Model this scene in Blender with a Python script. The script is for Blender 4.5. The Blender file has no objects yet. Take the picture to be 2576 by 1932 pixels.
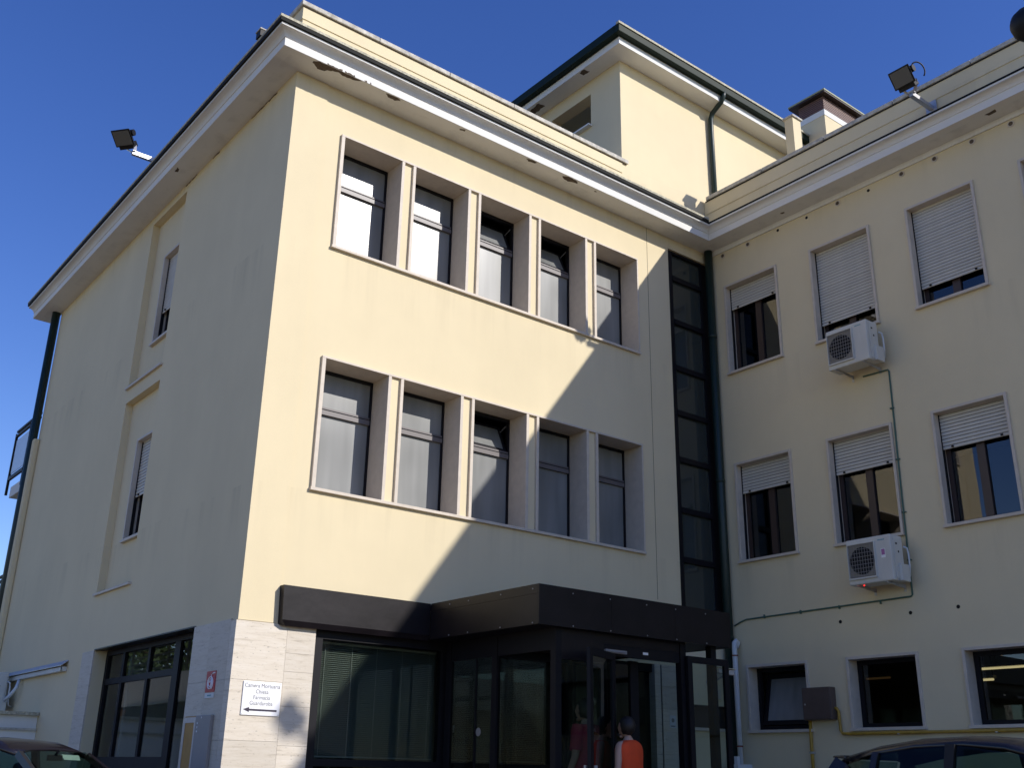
import bpy, bmesh, math, random
from mathutils import Vector, Matrix
R = math.radians
random.seed(7)
sc = bpy.context.scene
col = sc.collection

# ------------------------------------------------------------------ camera
YAW, PITCH, ROLL = 0.6660, 0.3582, 0.0190
fw = Vector((math.sin(YAW)*math.cos(PITCH), math.cos(YAW)*math.cos(PITCH), math.sin(PITCH)))
rt = Vector((math.cos(YAW), -math.sin(YAW), 0)); up = rt.cross(fw)
rt2 = rt*math.cos(ROLL)+up*math.sin(ROLL); up2 = -rt*math.sin(ROLL)+up*math.cos(ROLL)
cd = bpy.data.cameras.new('camera'); cam = bpy.data.objects.new('camera', cd); col.objects.link(cam)
M = Matrix.Identity(4)
for i in range(3):
    M[i][0] = rt2[i]; M[i][1] = up2[i]; M[i][2] = -fw[i]
M[0][3], M[1][3], M[2][3] = -5.093, -11.506, 1.15
cam.matrix_world = M
cd.sensor_fit = 'HORIZONTAL'; cd.sensor_width = 36; cd.lens = 36.62
cd.clip_start = .05; cd.clip_end = 3000
sc.camera = cam

# ------------------------------------------------------------------ sky + sun
SUN_DIR = Vector((-1, 1.9, -1.3555)).normalized()
w = bpy.data.worlds.new('World'); sc.world = w; w.use_nodes = True
nt = w.node_tree; nt.nodes.clear()
sky = nt.nodes.new('ShaderNodeTexSky'); sky.sky_type = 'NISHITA'; sky.sun_disc = False
sky.sun_elevation = math.asin(-SUN_DIR.z)
sky.sun_rotation = math.atan2(-SUN_DIR.x, -SUN_DIR.y)
sky.altitude = 50; sky.air_density = 1.0; sky.dust_density = 0.2; sky.ozone_density = 2.5
bg = nt.nodes.new('ShaderNodeBackground'); bg.inputs['Strength'].default_value = 0.15
out = nt.nodes.new('ShaderNodeOutputWorld')
hs = nt.nodes.new('ShaderNodeHueSaturation'); hs.inputs['Saturation'].default_value = 1.28; hs.inputs['Hue'].default_value = .522
nt.links.new(sky.outputs[0], hs.inputs['Color']); nt.links.new(hs.outputs[0], bg.inputs[0]); nt.links.new(bg.outputs[0], out.inputs[0])
sl = bpy.data.lights.new('sun', 'SUN'); sl.energy = 4.3; sl.angle = R(.5); sl.color = (1, .95, .88)
so = bpy.data.objects.new('sun', sl); col.objects.link(so)
so.rotation_euler = SUN_DIR.to_track_quat('-Z', 'Y').to_euler(); so.location = (20, -30, 30)
sc.view_settings.view_transform = 'Standard'; sc.view_settings.look = 'None'
sc.view_settings.gamma = 1; sc.view_settings.use_curve_mapping = False
sc.view_settings.exposure = 0.13
try:
    sc.cycles.use_denoising = True
    sc.cycles.max_bounces = 8; sc.cycles.transparent_max_bounces = 16
    sc.cycles.caustics_reflective = False; sc.cycles.caustics_refractive = False
except Exception: pass

# ------------------------------------------------------------------ materials
def nodes(name):
    m = bpy.data.materials.new(name); m.use_nodes = True
    n = m.node_tree; return m, n, n.nodes['Principled BSDF']
def mat(name, c, rough=.6, metal=0, spec=.5, noise=0, nscale=3, bump=0, bscale=60, rand=0, streak=None, detail=4):
    """c base colour; noise = relative tone variation; rand = tone variation from object to object"""
    m, n, b = nodes(name); L = n.links
    b.inputs['Roughness'].default_value = rough; b.inputs['Metallic'].default_value = metal
    b.inputs['Specular IOR Level'].default_value = spec
    b.inputs['Base Color'].default_value = (*c, 1)
    tc = n.nodes.new('ShaderNodeTexCoord')
    src = None
    if noise or rand:
        mp = n.nodes.new('ShaderNodeMapping'); mp.inputs['Scale'].default_value = streak or (1, 1, 1)
        L.new(tc.outputs['Object'], mp.inputs['Vector'])
        nz = n.nodes.new('ShaderNodeTexNoise'); nz.inputs['Scale'].default_value = nscale
        nz.inputs['Detail'].default_value = detail; nz.inputs['Roughness'].default_value = .6
        L.new(mp.outputs[0], nz.inputs['Vector'])
        mr = n.nodes.new('ShaderNodeMapRange'); mr.inputs['From Min'].default_value = .25; mr.inputs['From Max'].default_value = .75
        mr.inputs['To Min'].default_value = 1-noise; mr.inputs['To Max'].default_value = 1+noise*.6
        L.new(nz.outputs['Fac'], mr.inputs['Value'])
        val = mr.outputs[0]
        if rand:
            oi = n.nodes.new('ShaderNodeObjectInfo')
            r2 = n.nodes.new('ShaderNodeMapRange'); r2.inputs['To Min'].default_value = 1-rand; r2.inputs['To Max'].default_value = 1+rand*.7
            L.new(oi.outputs['Random'], r2.inputs['Value'])
            mu = n.nodes.new('ShaderNodeMath'); mu.operation = 'MULTIPLY'
            L.new(val, mu.inputs[0]); L.new(r2.outputs[0], mu.inputs[1]); val = mu.outputs[0]
        vm = n.nodes.new('ShaderNodeVectorMath'); vm.operation = 'SCALE'; vm.inputs[0].default_value = c
        L.new(val, vm.inputs['Scale']); L.new(vm.outputs[0], b.inputs['Base Color'])
    if bump:
        bz = n.nodes.new('ShaderNodeTexNoise'); bz.inputs['Scale'].default_value = bscale; bz.inputs['Detail'].default_value = 3
        L.new(tc.outputs['Object'], bz.inputs['Vector'])
        bp = n.nodes.new('ShaderNodeBump'); bp.inputs['Strength'].default_value = bump; bp.inputs['Distance'].default_value = .01
        L.new(bz.outputs['Fac'], bp.inputs['Height']); L.new(bp.outputs[0], b.inputs['Normal'])
    return m

def plaster_mat(name, c):
    """painted render: fine grain, broad cloudy wear and faint vertical rain runs"""
    m, n, b = nodes(name); L = n.links
    b.inputs['Roughness'].default_value = .9; b.inputs['Specular IOR Level'].default_value = .15
    tc = n.nodes.new('ShaderNodeTexCoord')
    def nz(scale, sc3, det=5):
        mp = n.nodes.new('ShaderNodeMapping'); mp.inputs['Scale'].default_value = sc3
        L.new(tc.outputs['Object'], mp.inputs['Vector'])
        t = n.nodes.new('ShaderNodeTexNoise'); t.inputs['Scale'].default_value = scale; t.inputs['Detail'].default_value = det
        t.inputs['Roughness'].default_value = .62
        L.new(mp.outputs[0], t.inputs['Vector']); return t
    def mr(t, a, bb, lo, hi):
        k = n.nodes.new('ShaderNodeMapRange'); k.inputs['From Min'].default_value = a; k.inputs['From Max'].default_value = bb
        k.inputs['To Min'].default_value = lo; k.inputs['To Max'].default_value = hi
        L.new(t.outputs['Fac'], k.inputs['Value']); return k.outputs[0]
    a1 = mr(nz(.45, (1, 1, 1)), .3, .7, .93, 1.02)
    a2 = mr(nz(1.3, (1, 1, .16), 6), .4, .8, 1.005, .965)
    a3 = mr(nz(140, (1, 1, 1), 2), .3, .7, .965, 1.02)
    sx = n.nodes.new('ShaderNodeSeparateXYZ'); L.new(tc.outputs['Object'], sx.inputs[0])
    def below(zs, ln):
        k = n.nodes.new('ShaderNodeMapRange'); k.inputs['From Min'].default_value = zs-ln; k.inputs['From Max'].default_value = zs; k.clamp = True
        c_ = n.nodes.new('ShaderNodeMath'); c_.operation = 'LESS_THAN'; c_.inputs[1].default_value = zs
        q_ = n.nodes.new('ShaderNodeMath'); q_.operation = 'MULTIPLY'
        L.new(sx.outputs[2], k.inputs['Value']); L.new(sx.outputs[2], c_.inputs[0]); L.new(k.outputs[0], q_.inputs[0]); L.new(c_.outputs[0], q_.inputs[1]); return q_.outputs[0]
    st = mr(nz(3.2, (1, 1, .06), 4), .5, .72, 0, 1)
    acc = None
    for zs, ln in ((7.82, .9), (4.42, .8), (10.36, .5), (11.26, .35), (1.2, 1.2)):
        o_ = below(zs, ln)
        if acc is None: acc = o_
        else:
            m_ = n.nodes.new('ShaderNodeMath'); m_.operation = 'MAXIMUM'; L.new(acc, m_.inputs[0]); L.new(o_, m_.inputs[1]); acc = m_.outputs[0]
    m_ = n.nodes.new('ShaderNodeMath'); m_.operation = 'MULTIPLY'; L.new(acc, m_.inputs[0]); L.new(st, m_.inputs[1])
    a4n = n.nodes.new('ShaderNodeMapRange'); a4n.inputs['To Min'].default_value = 1; a4n.inputs['To Max'].default_value = .87; L.new(m_.outputs[0], a4n.inputs['Value']); a4 = a4n.outputs[0]
    v = a1
    for x in (a2, a3, a4):
        mu = n.nodes.new('ShaderNodeMath'); mu.operation = 'MULTIPLY'; L.new(v, mu.inputs[0]); L.new(x, mu.inputs[1]); v = mu.outputs[0]
    vm = n.nodes.new('ShaderNodeVectorMath'); vm.operation = 'SCALE'; vm.inputs[0].default_value = c
    L.new(v, vm.inputs['Scale']); L.new(vm.outputs[0], b.inputs['Base Color'])
    g = nz(85, (1, 1, 1), 3); bp = n.nodes.new('ShaderNodeBump'); bp.inputs['Strength'].default_value = .25; bp.inputs['Distance'].default_value = .006
    L.new(g.outputs['Fac'], bp.inputs['Height'])
    g2 = nz(1.1, (1, 1, 1), 2); bp2 = n.nodes.new('ShaderNodeBump'); bp2.inputs['Strength'].default_value = .35; bp2.inputs['Distance'].default_value = .02
    L.new(g2.outputs['Fac'], bp2.inputs['Height']); L.new(bp.outputs[0], bp2.inputs['Normal'])
    L.new(bp2.outputs[0], b.inputs['Normal'])
    return m

def glass_mat(name, tint, boost=1.0, rough=0.0, wob=.02, haze=0, hazec=(.1, .115, .105)):
    """clear sheet glass: see-through, with mirror reflection that rises at a glance"""
    m = bpy.data.materials.new(name); m.use_nodes = True; n = m.node_tree; n.nodes.clear(); L = n.links
    o = n.nodes.new('ShaderNodeOutputMaterial'); t = n.nodes.new('ShaderNodeBsdfTransparent'); t.inputs[0].default_value = (*tint, 1)
    g = n.nodes.new('ShaderNodeBsdfGlossy'); g.inputs['Roughness'].default_value = rough
    f = n.nodes.new('ShaderNodeFresnel'); f.inputs['IOR'].default_value = 1.5
    mu = n.nodes.new('ShaderNodeMath'); mu.operation = 'MULTIPLY'; mu.inputs[1].default_value = boost; mu.use_clamp = True
    mx = n.nodes.new('ShaderNodeMixShader')
    tc = n.nodes.new('ShaderNodeTexCoord'); nz = n.nodes.new('ShaderNodeTexNoise'); nz.inputs['Scale'].default_value = .9
    bp = n.nodes.new('ShaderNodeBump'); bp.inputs['Strength'].default_value = wob; bp.inputs['Distance'].default_value = .05
    L.new(tc.outputs['Object'], nz.inputs['Vector']); L.new(nz.outputs['Fac'], bp.inputs['Height']); L.new(bp.outputs[0], g.inputs['Normal'])
    ge = n.nodes.new('ShaderNodeNewGeometry'); m2 = n.nodes.new('ShaderNodeMath'); m2.operation = 'MULTIPLY_ADD'; m2.inputs[1].default_value = -1; m2.inputs[2].default_value = 1
    m3 = n.nodes.new('ShaderNodeMath'); m3.operation = 'MULTIPLY'
    L.new(ge.outputs['Backfacing'], m2.inputs[0]); L.new(f.outputs[0], mu.inputs[0]); L.new(mu.outputs[0], m3.inputs[0]); L.new(m2.outputs[0], m3.inputs[1]); L.new(m3.outputs[0], mx.inputs[0])
    if haze:
        df = n.nodes.new('ShaderNodeBsdfDiffuse'); df.inputs[0].default_value = (*hazec, 1); mh = n.nodes.new('ShaderNodeMixShader'); mh.inputs[0].default_value = haze
        L.new(t.outputs[0], mh.inputs[1]); L.new(df.outputs[0], mh.inputs[2]); t = mh
    L.new(t.outputs[0], mx.inputs[1]); L.new(g.outputs[0], mx.inputs[2])
    L.new(mx.outputs[0], o.inputs[0]); return m

def travertine_mat(name, c):
    m, n, b = nodes(name); L = n.links
    b.inputs['Roughness'].default_value = .55; b.inputs['Specular IOR Level'].default_value = .3
    tc = n.nodes.new('ShaderNodeTexCoord'); oi = n.nodes.new('ShaderNodeObjectInfo')
    ad = n.nodes.new('ShaderNodeVectorMath'); ad.operation = 'ADD'
    sc_ = n.nodes.new('ShaderNodeVectorMath'); sc_.operation = 'SCALE'; sc_.inputs[0].default_value = (7, 5, 9); L.new(oi.outputs['Random'], sc_.inputs['Scale'])
    L.new(tc.outputs['Object'], ad.inputs[0]); L.new(sc_.outputs[0], ad.inputs[1])
    mp = n.nodes.new('ShaderNodeMapping'); mp.inputs['Scale'].default_value = (2.4, 2.4, 24); L.new(ad.outputs[0], mp.inputs['Vector'])
    n1 = n.nodes.new('ShaderNodeTexNoise'); n1.inputs['Scale'].default_value = 1.3; n1.inputs['Detail'].default_value = 11; n1.inputs['Roughness'].default_value = .76; n1.inputs['Distortion'].default_value = .5
    L.new(mp.outputs[0], n1.inputs['Vector'])
    cr = n.nodes.new('ShaderNodeValToRGB'); e = cr.color_ramp.elements
    e[0].position = .28; e[0].color = (c[0]*.55, c[1]*.52, c[2]*.49, 1); e[1].position = .62; e[1].color = (*c, 1)
    k = e.new(.44); k.color = (c[0]*.92, c[1]*.9, c[2]*.86, 1)
    L.new(n1.outputs['Fac'], cr.inputs[0])
    mp2 = n.nodes.new('ShaderNodeMapping'); mp2.inputs['Scale'].default_value = (14, 14, 60); L.new(ad.outputs[0], mp2.inputs['Vector'])
    n2 = n.nodes.new('ShaderNodeTexNoise'); n2.inputs['Scale'].default_value = 1.7; n2.inputs['Detail'].default_value = 3
    L.new(mp2.outputs[0], n2.inputs['Vector'])
    pr = n.nodes.new('ShaderNodeMapRange'); pr.inputs['From Min'].default_value = .27; pr.inputs['From Max'].default_value = .35; pr.inputs['To Min'].default_value = .5
    L.new(n2.outputs['Fac'], pr.inputs['Value'])
    r2 = n.nodes.new('ShaderNodeMapRange'); r2.inputs['To Min'].default_value = .84; r2.inputs['To Max'].default_value = 1.05; L.new(oi.outputs['Random'], r2.inputs['Value'])
    mu = n.nodes.new('ShaderNodeMath'); mu.operation = 'MULTIPLY'; L.new(pr.outputs[0], mu.inputs[0]); L.new(r2.outputs[0], mu.inputs[1])
    vm = n.nodes.new('ShaderNodeVectorMath'); vm.operation = 'SCALE'; L.new(cr.outputs[0], vm.inputs[0]); L.new(mu.outputs[0], vm.inputs['Scale'])
    L.new(vm.outputs[0], b.inputs['Base Color'])
    bp = n.nodes.new('ShaderNodeBump'); bp.inputs['Strength'].default_value = .4; bp.inputs['Distance'].default_value = .004
    L.new(pr.outputs[0], bp.inputs['Height']); L.new(bp.outputs[0], b.inputs['Normal'])
    return m

def frosted_mat(name):
    """sandblasted pane with a pale blind close behind it"""
    m, n, b = nodes(name); L = n.links
    b.inputs['Specular IOR Level'].default_value = .5
    tc = n.nodes.new('ShaderNodeTexCoord'); nz = n.nodes.new('ShaderNodeTexNoise'); nz.inputs['Scale'].default_value = 1.1; nz.inputs['Detail'].default_value = 1
    L.new(tc.outputs['Object'], nz.inputs['Vector'])
    cr = n.nodes.new('ShaderNodeValToRGB'); e = cr.color_ramp.elements
    e[0].position = .32; e[0].color = (.15, .155, .152, 1); e[1].position = .68; e[1].color = (.245, .25, .245, 1)
    oi = n.nodes.new('ShaderNodeObjectInfo')
    sh = n.nodes.new('ShaderNodeVectorMath'); sh.operation = 'SCALE'; sh.inputs[0].default_value = (11, 7, 13); L.new(oi.outputs['Random'], sh.inputs['Scale'])
    ad = n.nodes.new('ShaderNodeVectorMath'); ad.operation = 'ADD'; L.new(tc.outputs['Object'], ad.inputs[0]); L.new(sh.outputs[0], ad.inputs[1]); L.new(ad.outputs[0], nz.inputs['Vector'])
    mp = n.nodes.new('ShaderNodeMapping'); mp.inputs['Scale'].default_value = (5, 5, .5); mp.inputs['Rotation'].default_value = (0, .25, 0); L.new(ad.outputs[0], mp.inputs['Vector'])
    fo = n.nodes.new('ShaderNodeTexNoise'); fo.inputs['Scale'].default_value = 1.6; fo.inputs['Detail'].default_value = 1; L.new(mp.outputs[0], fo.inputs['Vector'])
    mm = n.nodes.new('ShaderNodeMix'); mm.data_type = 'FLOAT'; mm.inputs[0].default_value = .4; L.new(nz.outputs['Fac'], mm.inputs[2]); L.new(fo.outputs['Fac'], mm.inputs[3])
    L.new(mm.outputs[0], cr.inputs[0])
    tone = n.nodes.new('ShaderNodeMapRange'); tone.inputs['To Min'].default_value = .86; tone.inputs['To Max'].default_value = 1.14; L.new(oi.outputs['Random'], tone.inputs['Value'])
    vm = n.nodes.new('ShaderNodeVectorMath'); vm.operation = 'SCALE'; L.new(cr.outputs[0], vm.inputs[0]); L.new(tone.outputs[0], vm.inputs['Scale']); L.new(vm.outputs[0], b.inputs['Base Color'])
    n2 = n.nodes.new('ShaderNodeTexNoise'); n2.inputs['Scale'].default_value = 1.6; n2.inputs['Detail'].default_value = 1; L.new(ad.outputs[0], n2.inputs['Vector'])
    mr = n.nodes.new('ShaderNodeMapRange'); mr.inputs['From Min'].default_value = .25; mr.inputs['From Max'].default_value = .75; mr.inputs['To Min'].default_value = .275; mr.inputs['To Max'].default_value = .33; L.new(n2.outputs['Fac'], mr.inputs['Value'])
    L.new(mr.outputs[0], b.inputs['Roughness']); return m

def emit_mat(name, c, s):
    m = bpy.data.materials.new(name); m.use_nodes = True; n = m.node_tree; n.nodes.clear()
    o = n.nodes.new('ShaderNodeOutputMaterial'); e = n.nodes.new('ShaderNodeEmission'); e.inputs[0].default_value = (*c, 1); e.inputs[1].default_value = s
    n.links.new(e.outputs[0], o.inputs[0]); return m

CREAM = plaster_mat('cream_plaster', (.75, .645, .435))
WHITE = plaster_mat('white_trim_paint', (.78, .775, .75))
STONE = mat('grey_stone_trim', (.61, .535, .445), .6, noise=.1, nscale=9, bump=.15, bscale=120)
TRAV = travertine_mat('travertine', (.67, .61, .525))
BRONZE = mat('bronze_metal', (.0105, .008, .010), .42, .0, .26, noise=.5, nscale=2.2, bump=.5, bscale=2.5)
FRAME = mat('dark_frame_metal', (.0065, .006, .009), .55, 0, .22)
BROWNF = mat('brown_window_frame', (.05, .03, .025), .45)
GREYF = mat('taupe_window_frame', (.125, .11, .112), .45)
GREEN = mat('dark_green_metal', (.008, .024, .019), .45, 0, .5, noise=.2, nscale=4)
GUT = mat('weathered_gutter_metal', (.010, .011, .0105), .7, 0, .2, noise=.5, nscale=18)
GREEND = mat('dark_green_gutter', (.006, .016, .008), .55, 0, .2, noise=.25, nscale=5)
LIP = mat('mossy_gutter_lip', (.50, .47, .36), .9, noise=.55, nscale=26)
CAPM = mat('parapet_cap_stone', (.52, .49, .43), .85, noise=.45, nscale=11)
FROST = frosted_mat('frosted_glass')
GLASS = glass_mat('clear_glass', (.55, .6, .6), 2.3, 0, .03)
DGLASS = glass_mat('smoked_glass', (.16, .18, .19), 1.1, .0, .03)
STAIRG = glass_mat('hazy_stair_glass', (.3, .33, .32), 1.2, .05, .03, .45)  # even grey diffuse haze mixed into the stair panes
SHOPG = glass_mat('shop_glass', (.62, .66, .64), 1.2, 0, .02)
DOORG = glass_mat('door_glass', (.72, .78, .76), 1.2, 0, .02)
SLAT = mat('shutter_slat', (.59, .57, .515), .5, noise=.06, nscale=5, rand=.05)
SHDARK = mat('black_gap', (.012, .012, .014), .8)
ACW = mat('ac_white_casing', (.64, .63, .58), .5, noise=.16, nscale=3, streak=(1, 1, .3))
FANP = mat('fan_recess_plate', (.27, .25, .21), .7)
GALV = mat('galvanised_steel', (.5, .5, .52), .4, .6, noise=.15, nscale=20)
BLACKM = mat('black_housing', (.009, .009, .010), .55, 0, .3)
LAMPG = mat('lamp_glass', (.12, .12, .11), .12)
ROOFM = mat('dark_roof_felt', (.07, .065, .06), .9, noise=.3, nscale=3)
ASPH = mat('bounce_tinted_ground', (.24, .18, .115), .9, noise=.35, nscale=2.5, bump=.4, bscale=150)  # unseen yard ground; beige picked to bounce warm light onto the walls
PAVE = mat('pale_pavement', (.34, .32, .29), .85, noise=.2, nscale=3, bump=.2)
PLAST_GR = mat('interior_plaster', (.42, .41, .38), .9)
FLOORIN = mat('interior_floor', (.2, .18, .16), .6)
PEEL = mat('mortar_and_shadow_line', (.115, .085, .06), .95, noise=.4, nscale=30, bump=.6, bscale=90)
HOLE = mat('hole_black', (.008, .007, .006), .9)
SIGNW = mat('sign_white', (.84, .84, .86), .35)
INK = mat('sign_ink', (.13, .13, .15), .5)
INKB = mat('arrow_ink', (.02, .012, .035), .5)
RED = mat('sign_red', (.42, .02, .03), .4)
YELLOW = mat('gas_pipe_yellow', (.42, .25, .03), .5, noise=.3, nscale=9)
BOXB = mat('brown_meter_box', (.1, .07, .06), .5, noise=.15, nscale=6)
CABLE = mat('green_conduit', (.06, .125, .095), .6)
PVC = mat('white_pvc', (.62, .65, .68), .4, noise=.1, nscale=5)
RUST = mat('rust_clamp', (.2, .05, .03), .8)
CABG = mat('grey_cabinet', (.26, .25, .25), .45)
OCHRE = mat('ochre_cabinet_door', (.42, .22, .04), .4, noise=.3, nscale=3)
CARP = mat('dark_car_paint', (.010, .009, .012), .25, 0, .5)
CARP2 = mat('dark_violet_car_paint', (.012, .010, .013), .16, 0, .5)
CARG = glass_mat('car_glass', (.62, .7, .66), .5, 0, .0)
RUBBER = mat('tyre_rubber', (.02, .02, .02), .85)
RIM = mat('wheel_rim', (.22, .22, .23), .4, .7)
SEAT = mat('car_seat_cloth', (.06, .06, .065), .9)
SKIN = mat('skin', (.5, .3, .22), .55)
HAIR = mat('dark_hair', (.012, .008, .007), .6)
ORANGE = mat('orange_vest_cloth', (.75, .07, .012), .8, noise=.12, nscale=9, bump=.3, bscale=25)
CRIM = mat('crimson_tshirt_cloth', (.42, .03, .07), .85, noise=.12, nscale=9, bump=.3, bscale=25)
TROU = mat('dark_trousers_cloth', (.03, .035, .06), .9)
LOUV = mat('brown_louvre_metal', (.16, .09, .07), .5)
LOUVD = mat('dark_cap_metal', (.03, .018, .015), .6)
CAPE = mat('pale_cap_edge', (.3, .32, .2), .6)
LEAF = mat('tree_leaf', (.05, .085, .025), .7, rand=.3, noise=.3, nscale=1.5)
BARK = mat('tree_bark', (.09, .07, .05), .9, noise=.4, nscale=8)
BRICKB = mat('brown_neighbour_wall', (.09, .05, .03), .9, noise=.15, nscale=3)
BLINDM = mat('blind_slat', (.38, .4, .36), .6)
TUBEL = emit_mat('lit_tube', (1, .72, .36), 1.4)
TUBED = emit_mat('dim_tube', (1, .5, .18), .06)
LED = emit_mat('red_pilot_lamp', (1, .02, .02), 3)
TEAL = mat('logo_teal', (.1, .3, .36), .5)
STICK = mat('sticker_violet', (.38, .14, .34), .5)

# ------------------------------------------------------------------ mesh helpers
class MB:
    def __init__(s): s.v = []; s.f = []
    def add(s, vs, fs):
        o = len(s.v); s.v += [tuple(v) for v in vs]; s.f += [tuple(i+o for i in f) for f in fs]; return s
    def box(s, x0, x1, y0, y1, z0, z1):
        x0, x1 = sorted((x0, x1)); y0, y1 = sorted((y0, y1)); z0, z1 = sorted((z0, z1))
        return s.add([(x0,y0,z0),(x1,y0,z0),(x1,y1,z0),(x0,y1,z0),(x0,y0,z1),(x1,y0,z1),(x1,y1,z1),(x0,y1,z1)],
                     [(0,3,2,1),(4,5,6,7),(0,1,5,4),(1,2,6,5),(2,3,7,6),(3,0,4,7)])
    def obox(s, c, ax, ay, az, hx, hy, hz):
        c = Vector(c); P = []
        for k in (-1, 1):
            for (i, j) in ((-1,-1),(1,-1),(1,1),(-1,1)): P.append(c+ax*hx*i+ay*hy*j+az*hz*k)
        return s.add(P, [(0,3,2,1),(4,5,6,7),(0,1,5,4),(1,2,6,5),(2,3,7,6),(3,0,4,7)])
    def bar(s, a, b, wx, wy=None, upv=(0,0,1)):
        a, b = Vector(a), Vector(b); d = b-a; L = d.length; d.normalize(); u = Vector(upv)
        if abs(d.dot(u)) > .98: u = Vector((1,0,0))
        x = d.cross(u).normalized(); y = x.cross(d).normalized()
        return s.obox((a+b)/2, x, y, d, wx/2, (wy or wx)/2, L/2)
    def tube(s, pts, r, n=8, caps=True):
        pts = [Vector(p) for p in pts]; rings = []; o = len(s.v)
        prev = None
        for i, p in enumerate(pts):
            d = (pts[min(i+1, len(pts)-1)]-pts[max(i-1, 0)]).normalized()
            if prev is None:
                u = Vector((0,0,1)) if abs(d.z) < .9 else Vector((1,0,0)); x = d.cross(u).normalized()
            else: x = (prev-d*prev.dot(d)).normalized()
            prev = x; y = d.cross(x); rr = r[i] if isinstance(r, (list, tuple)) else r
            s.v += [tuple(p+x*rr*math.cos(2*math.pi*k/n)+y*rr*math.sin(2*math.pi*k/n)) for k in range(n)]
        for i in range(len(pts)-1):
            for k in range(n): s.f.append((o+i*n+k, o+i*n+(k+1)%n, o+(i+1)*n+(k+1)%n, o+(i+1)*n+k))
        if caps:
            s.f.append(tuple(o+k for k in range(n))[::-1]); e = o+(len(pts)-1)*n; s.f.append(tuple(e+k for k in range(n)))
        return s
    def prism(s, poly, n0, ext):
        """poly: 3d points; ext: vector"""
        n = len(poly); e = Vector(ext); P = [Vector(p) for p in poly]+[Vector(p)+e for p in poly]
        return s.add(P, [tuple(range(n))[::-1], tuple(range(n, 2*n))]+[(i,(i+1)%n,n+(i+1)%n,n+i) for i in range(n)])
    def disc(s, c, ax, r, h, n=20):
        ax = Vector(ax).normalized(); c = Vector(c); return s.tube([c, c+ax*h], r, n)
    def ell(s, c, rx, ry, rz, nu=14, nv=9):
        o = len(s.v); c = Vector(c)
        for j in range(1, nv):
            t = math.pi*j/nv
            for i in range(nu):
                a = 2*math.pi*i/nu; s.v.append((c.x+rx*math.sin(t)*math.cos(a), c.y+ry*math.sin(t)*math.sin(a), c.z+rz*math.cos(t)))
        for j in range(nv-2):
            for i in range(nu): s.f.append((o+j*nu+i, o+(j+1)*nu+i, o+(j+1)*nu+(i+1)%nu, o+j*nu+(i+1)%nu))
        t_ = len(s.v); s.v.append((c.x, c.y, c.z+rz)); b_ = len(s.v); s.v.append((c.x, c.y, c.z-rz))
        for i in range(nu):
            s.f.append((t_, o+i, o+(i+1)%nu)); k = o+(nv-2)*nu; s.f.append((b_, k+(i+1)%nu, k+i))
        return s
    def mesh(s, name):
        me = bpy.data.meshes.new(name); me.from_pydata(s.v, [], s.f)
        bm = bmesh.new(); bm.from_mesh(me); bmesh.ops.recalc_face_normals(bm, faces=bm.faces); bm.to_mesh(me); bm.free(); return me
    def build(s, name, m, parent=None, bevel=0, smooth=False, label=None, stuff=False, loc=None):
        me = s.mesh(name)
        if m: me.materials.append(m)
        if smooth:
            for p in me.polygons: p.use_smooth = True
        o = bpy.data.objects.new(name, me); col.objects.link(o)
        if parent: o.parent = parent
        if loc: o.location = loc
        if bevel:
            b = o.modifiers.new('bevel', 'BEVEL'); b.width = bevel; b.segments = 2; b.limit_method = 'ANGLE'
        if label: o['label'] = label
        if stuff: o['kind'] = 'stuff'
        return o
def tag(o, label=None, cat=None, group=None, kind=None):
    if label: o['label'] = label
    if cat: o['category'] = cat
    if group: o['group'] = group
    if kind: o['kind'] = kind
    return o
def thing(name, label, cat, loc=(0,0,0), rz=0, group=None):
    o = bpy.data.objects.new(name, None); col.objects.link(o); o.location = loc; o.rotation_euler = (0,0,rz)
    o.empty_display_size = .2
    return tag(o, label, cat, group)
def clone(o, parent=None, loc=None):
    c = o.copy(); col.objects.link(c)
    if parent is not None: c.parent = parent
    if loc is not None: c.location = loc
    for ch in list(o.children): clone(ch, c)
    return c
def empty_part(name, parent, loc=(0,0,0)):
    o = bpy.data.objects.new(name, None); col.objects.link(o); o.parent = parent; o.location = loc; return o
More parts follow.
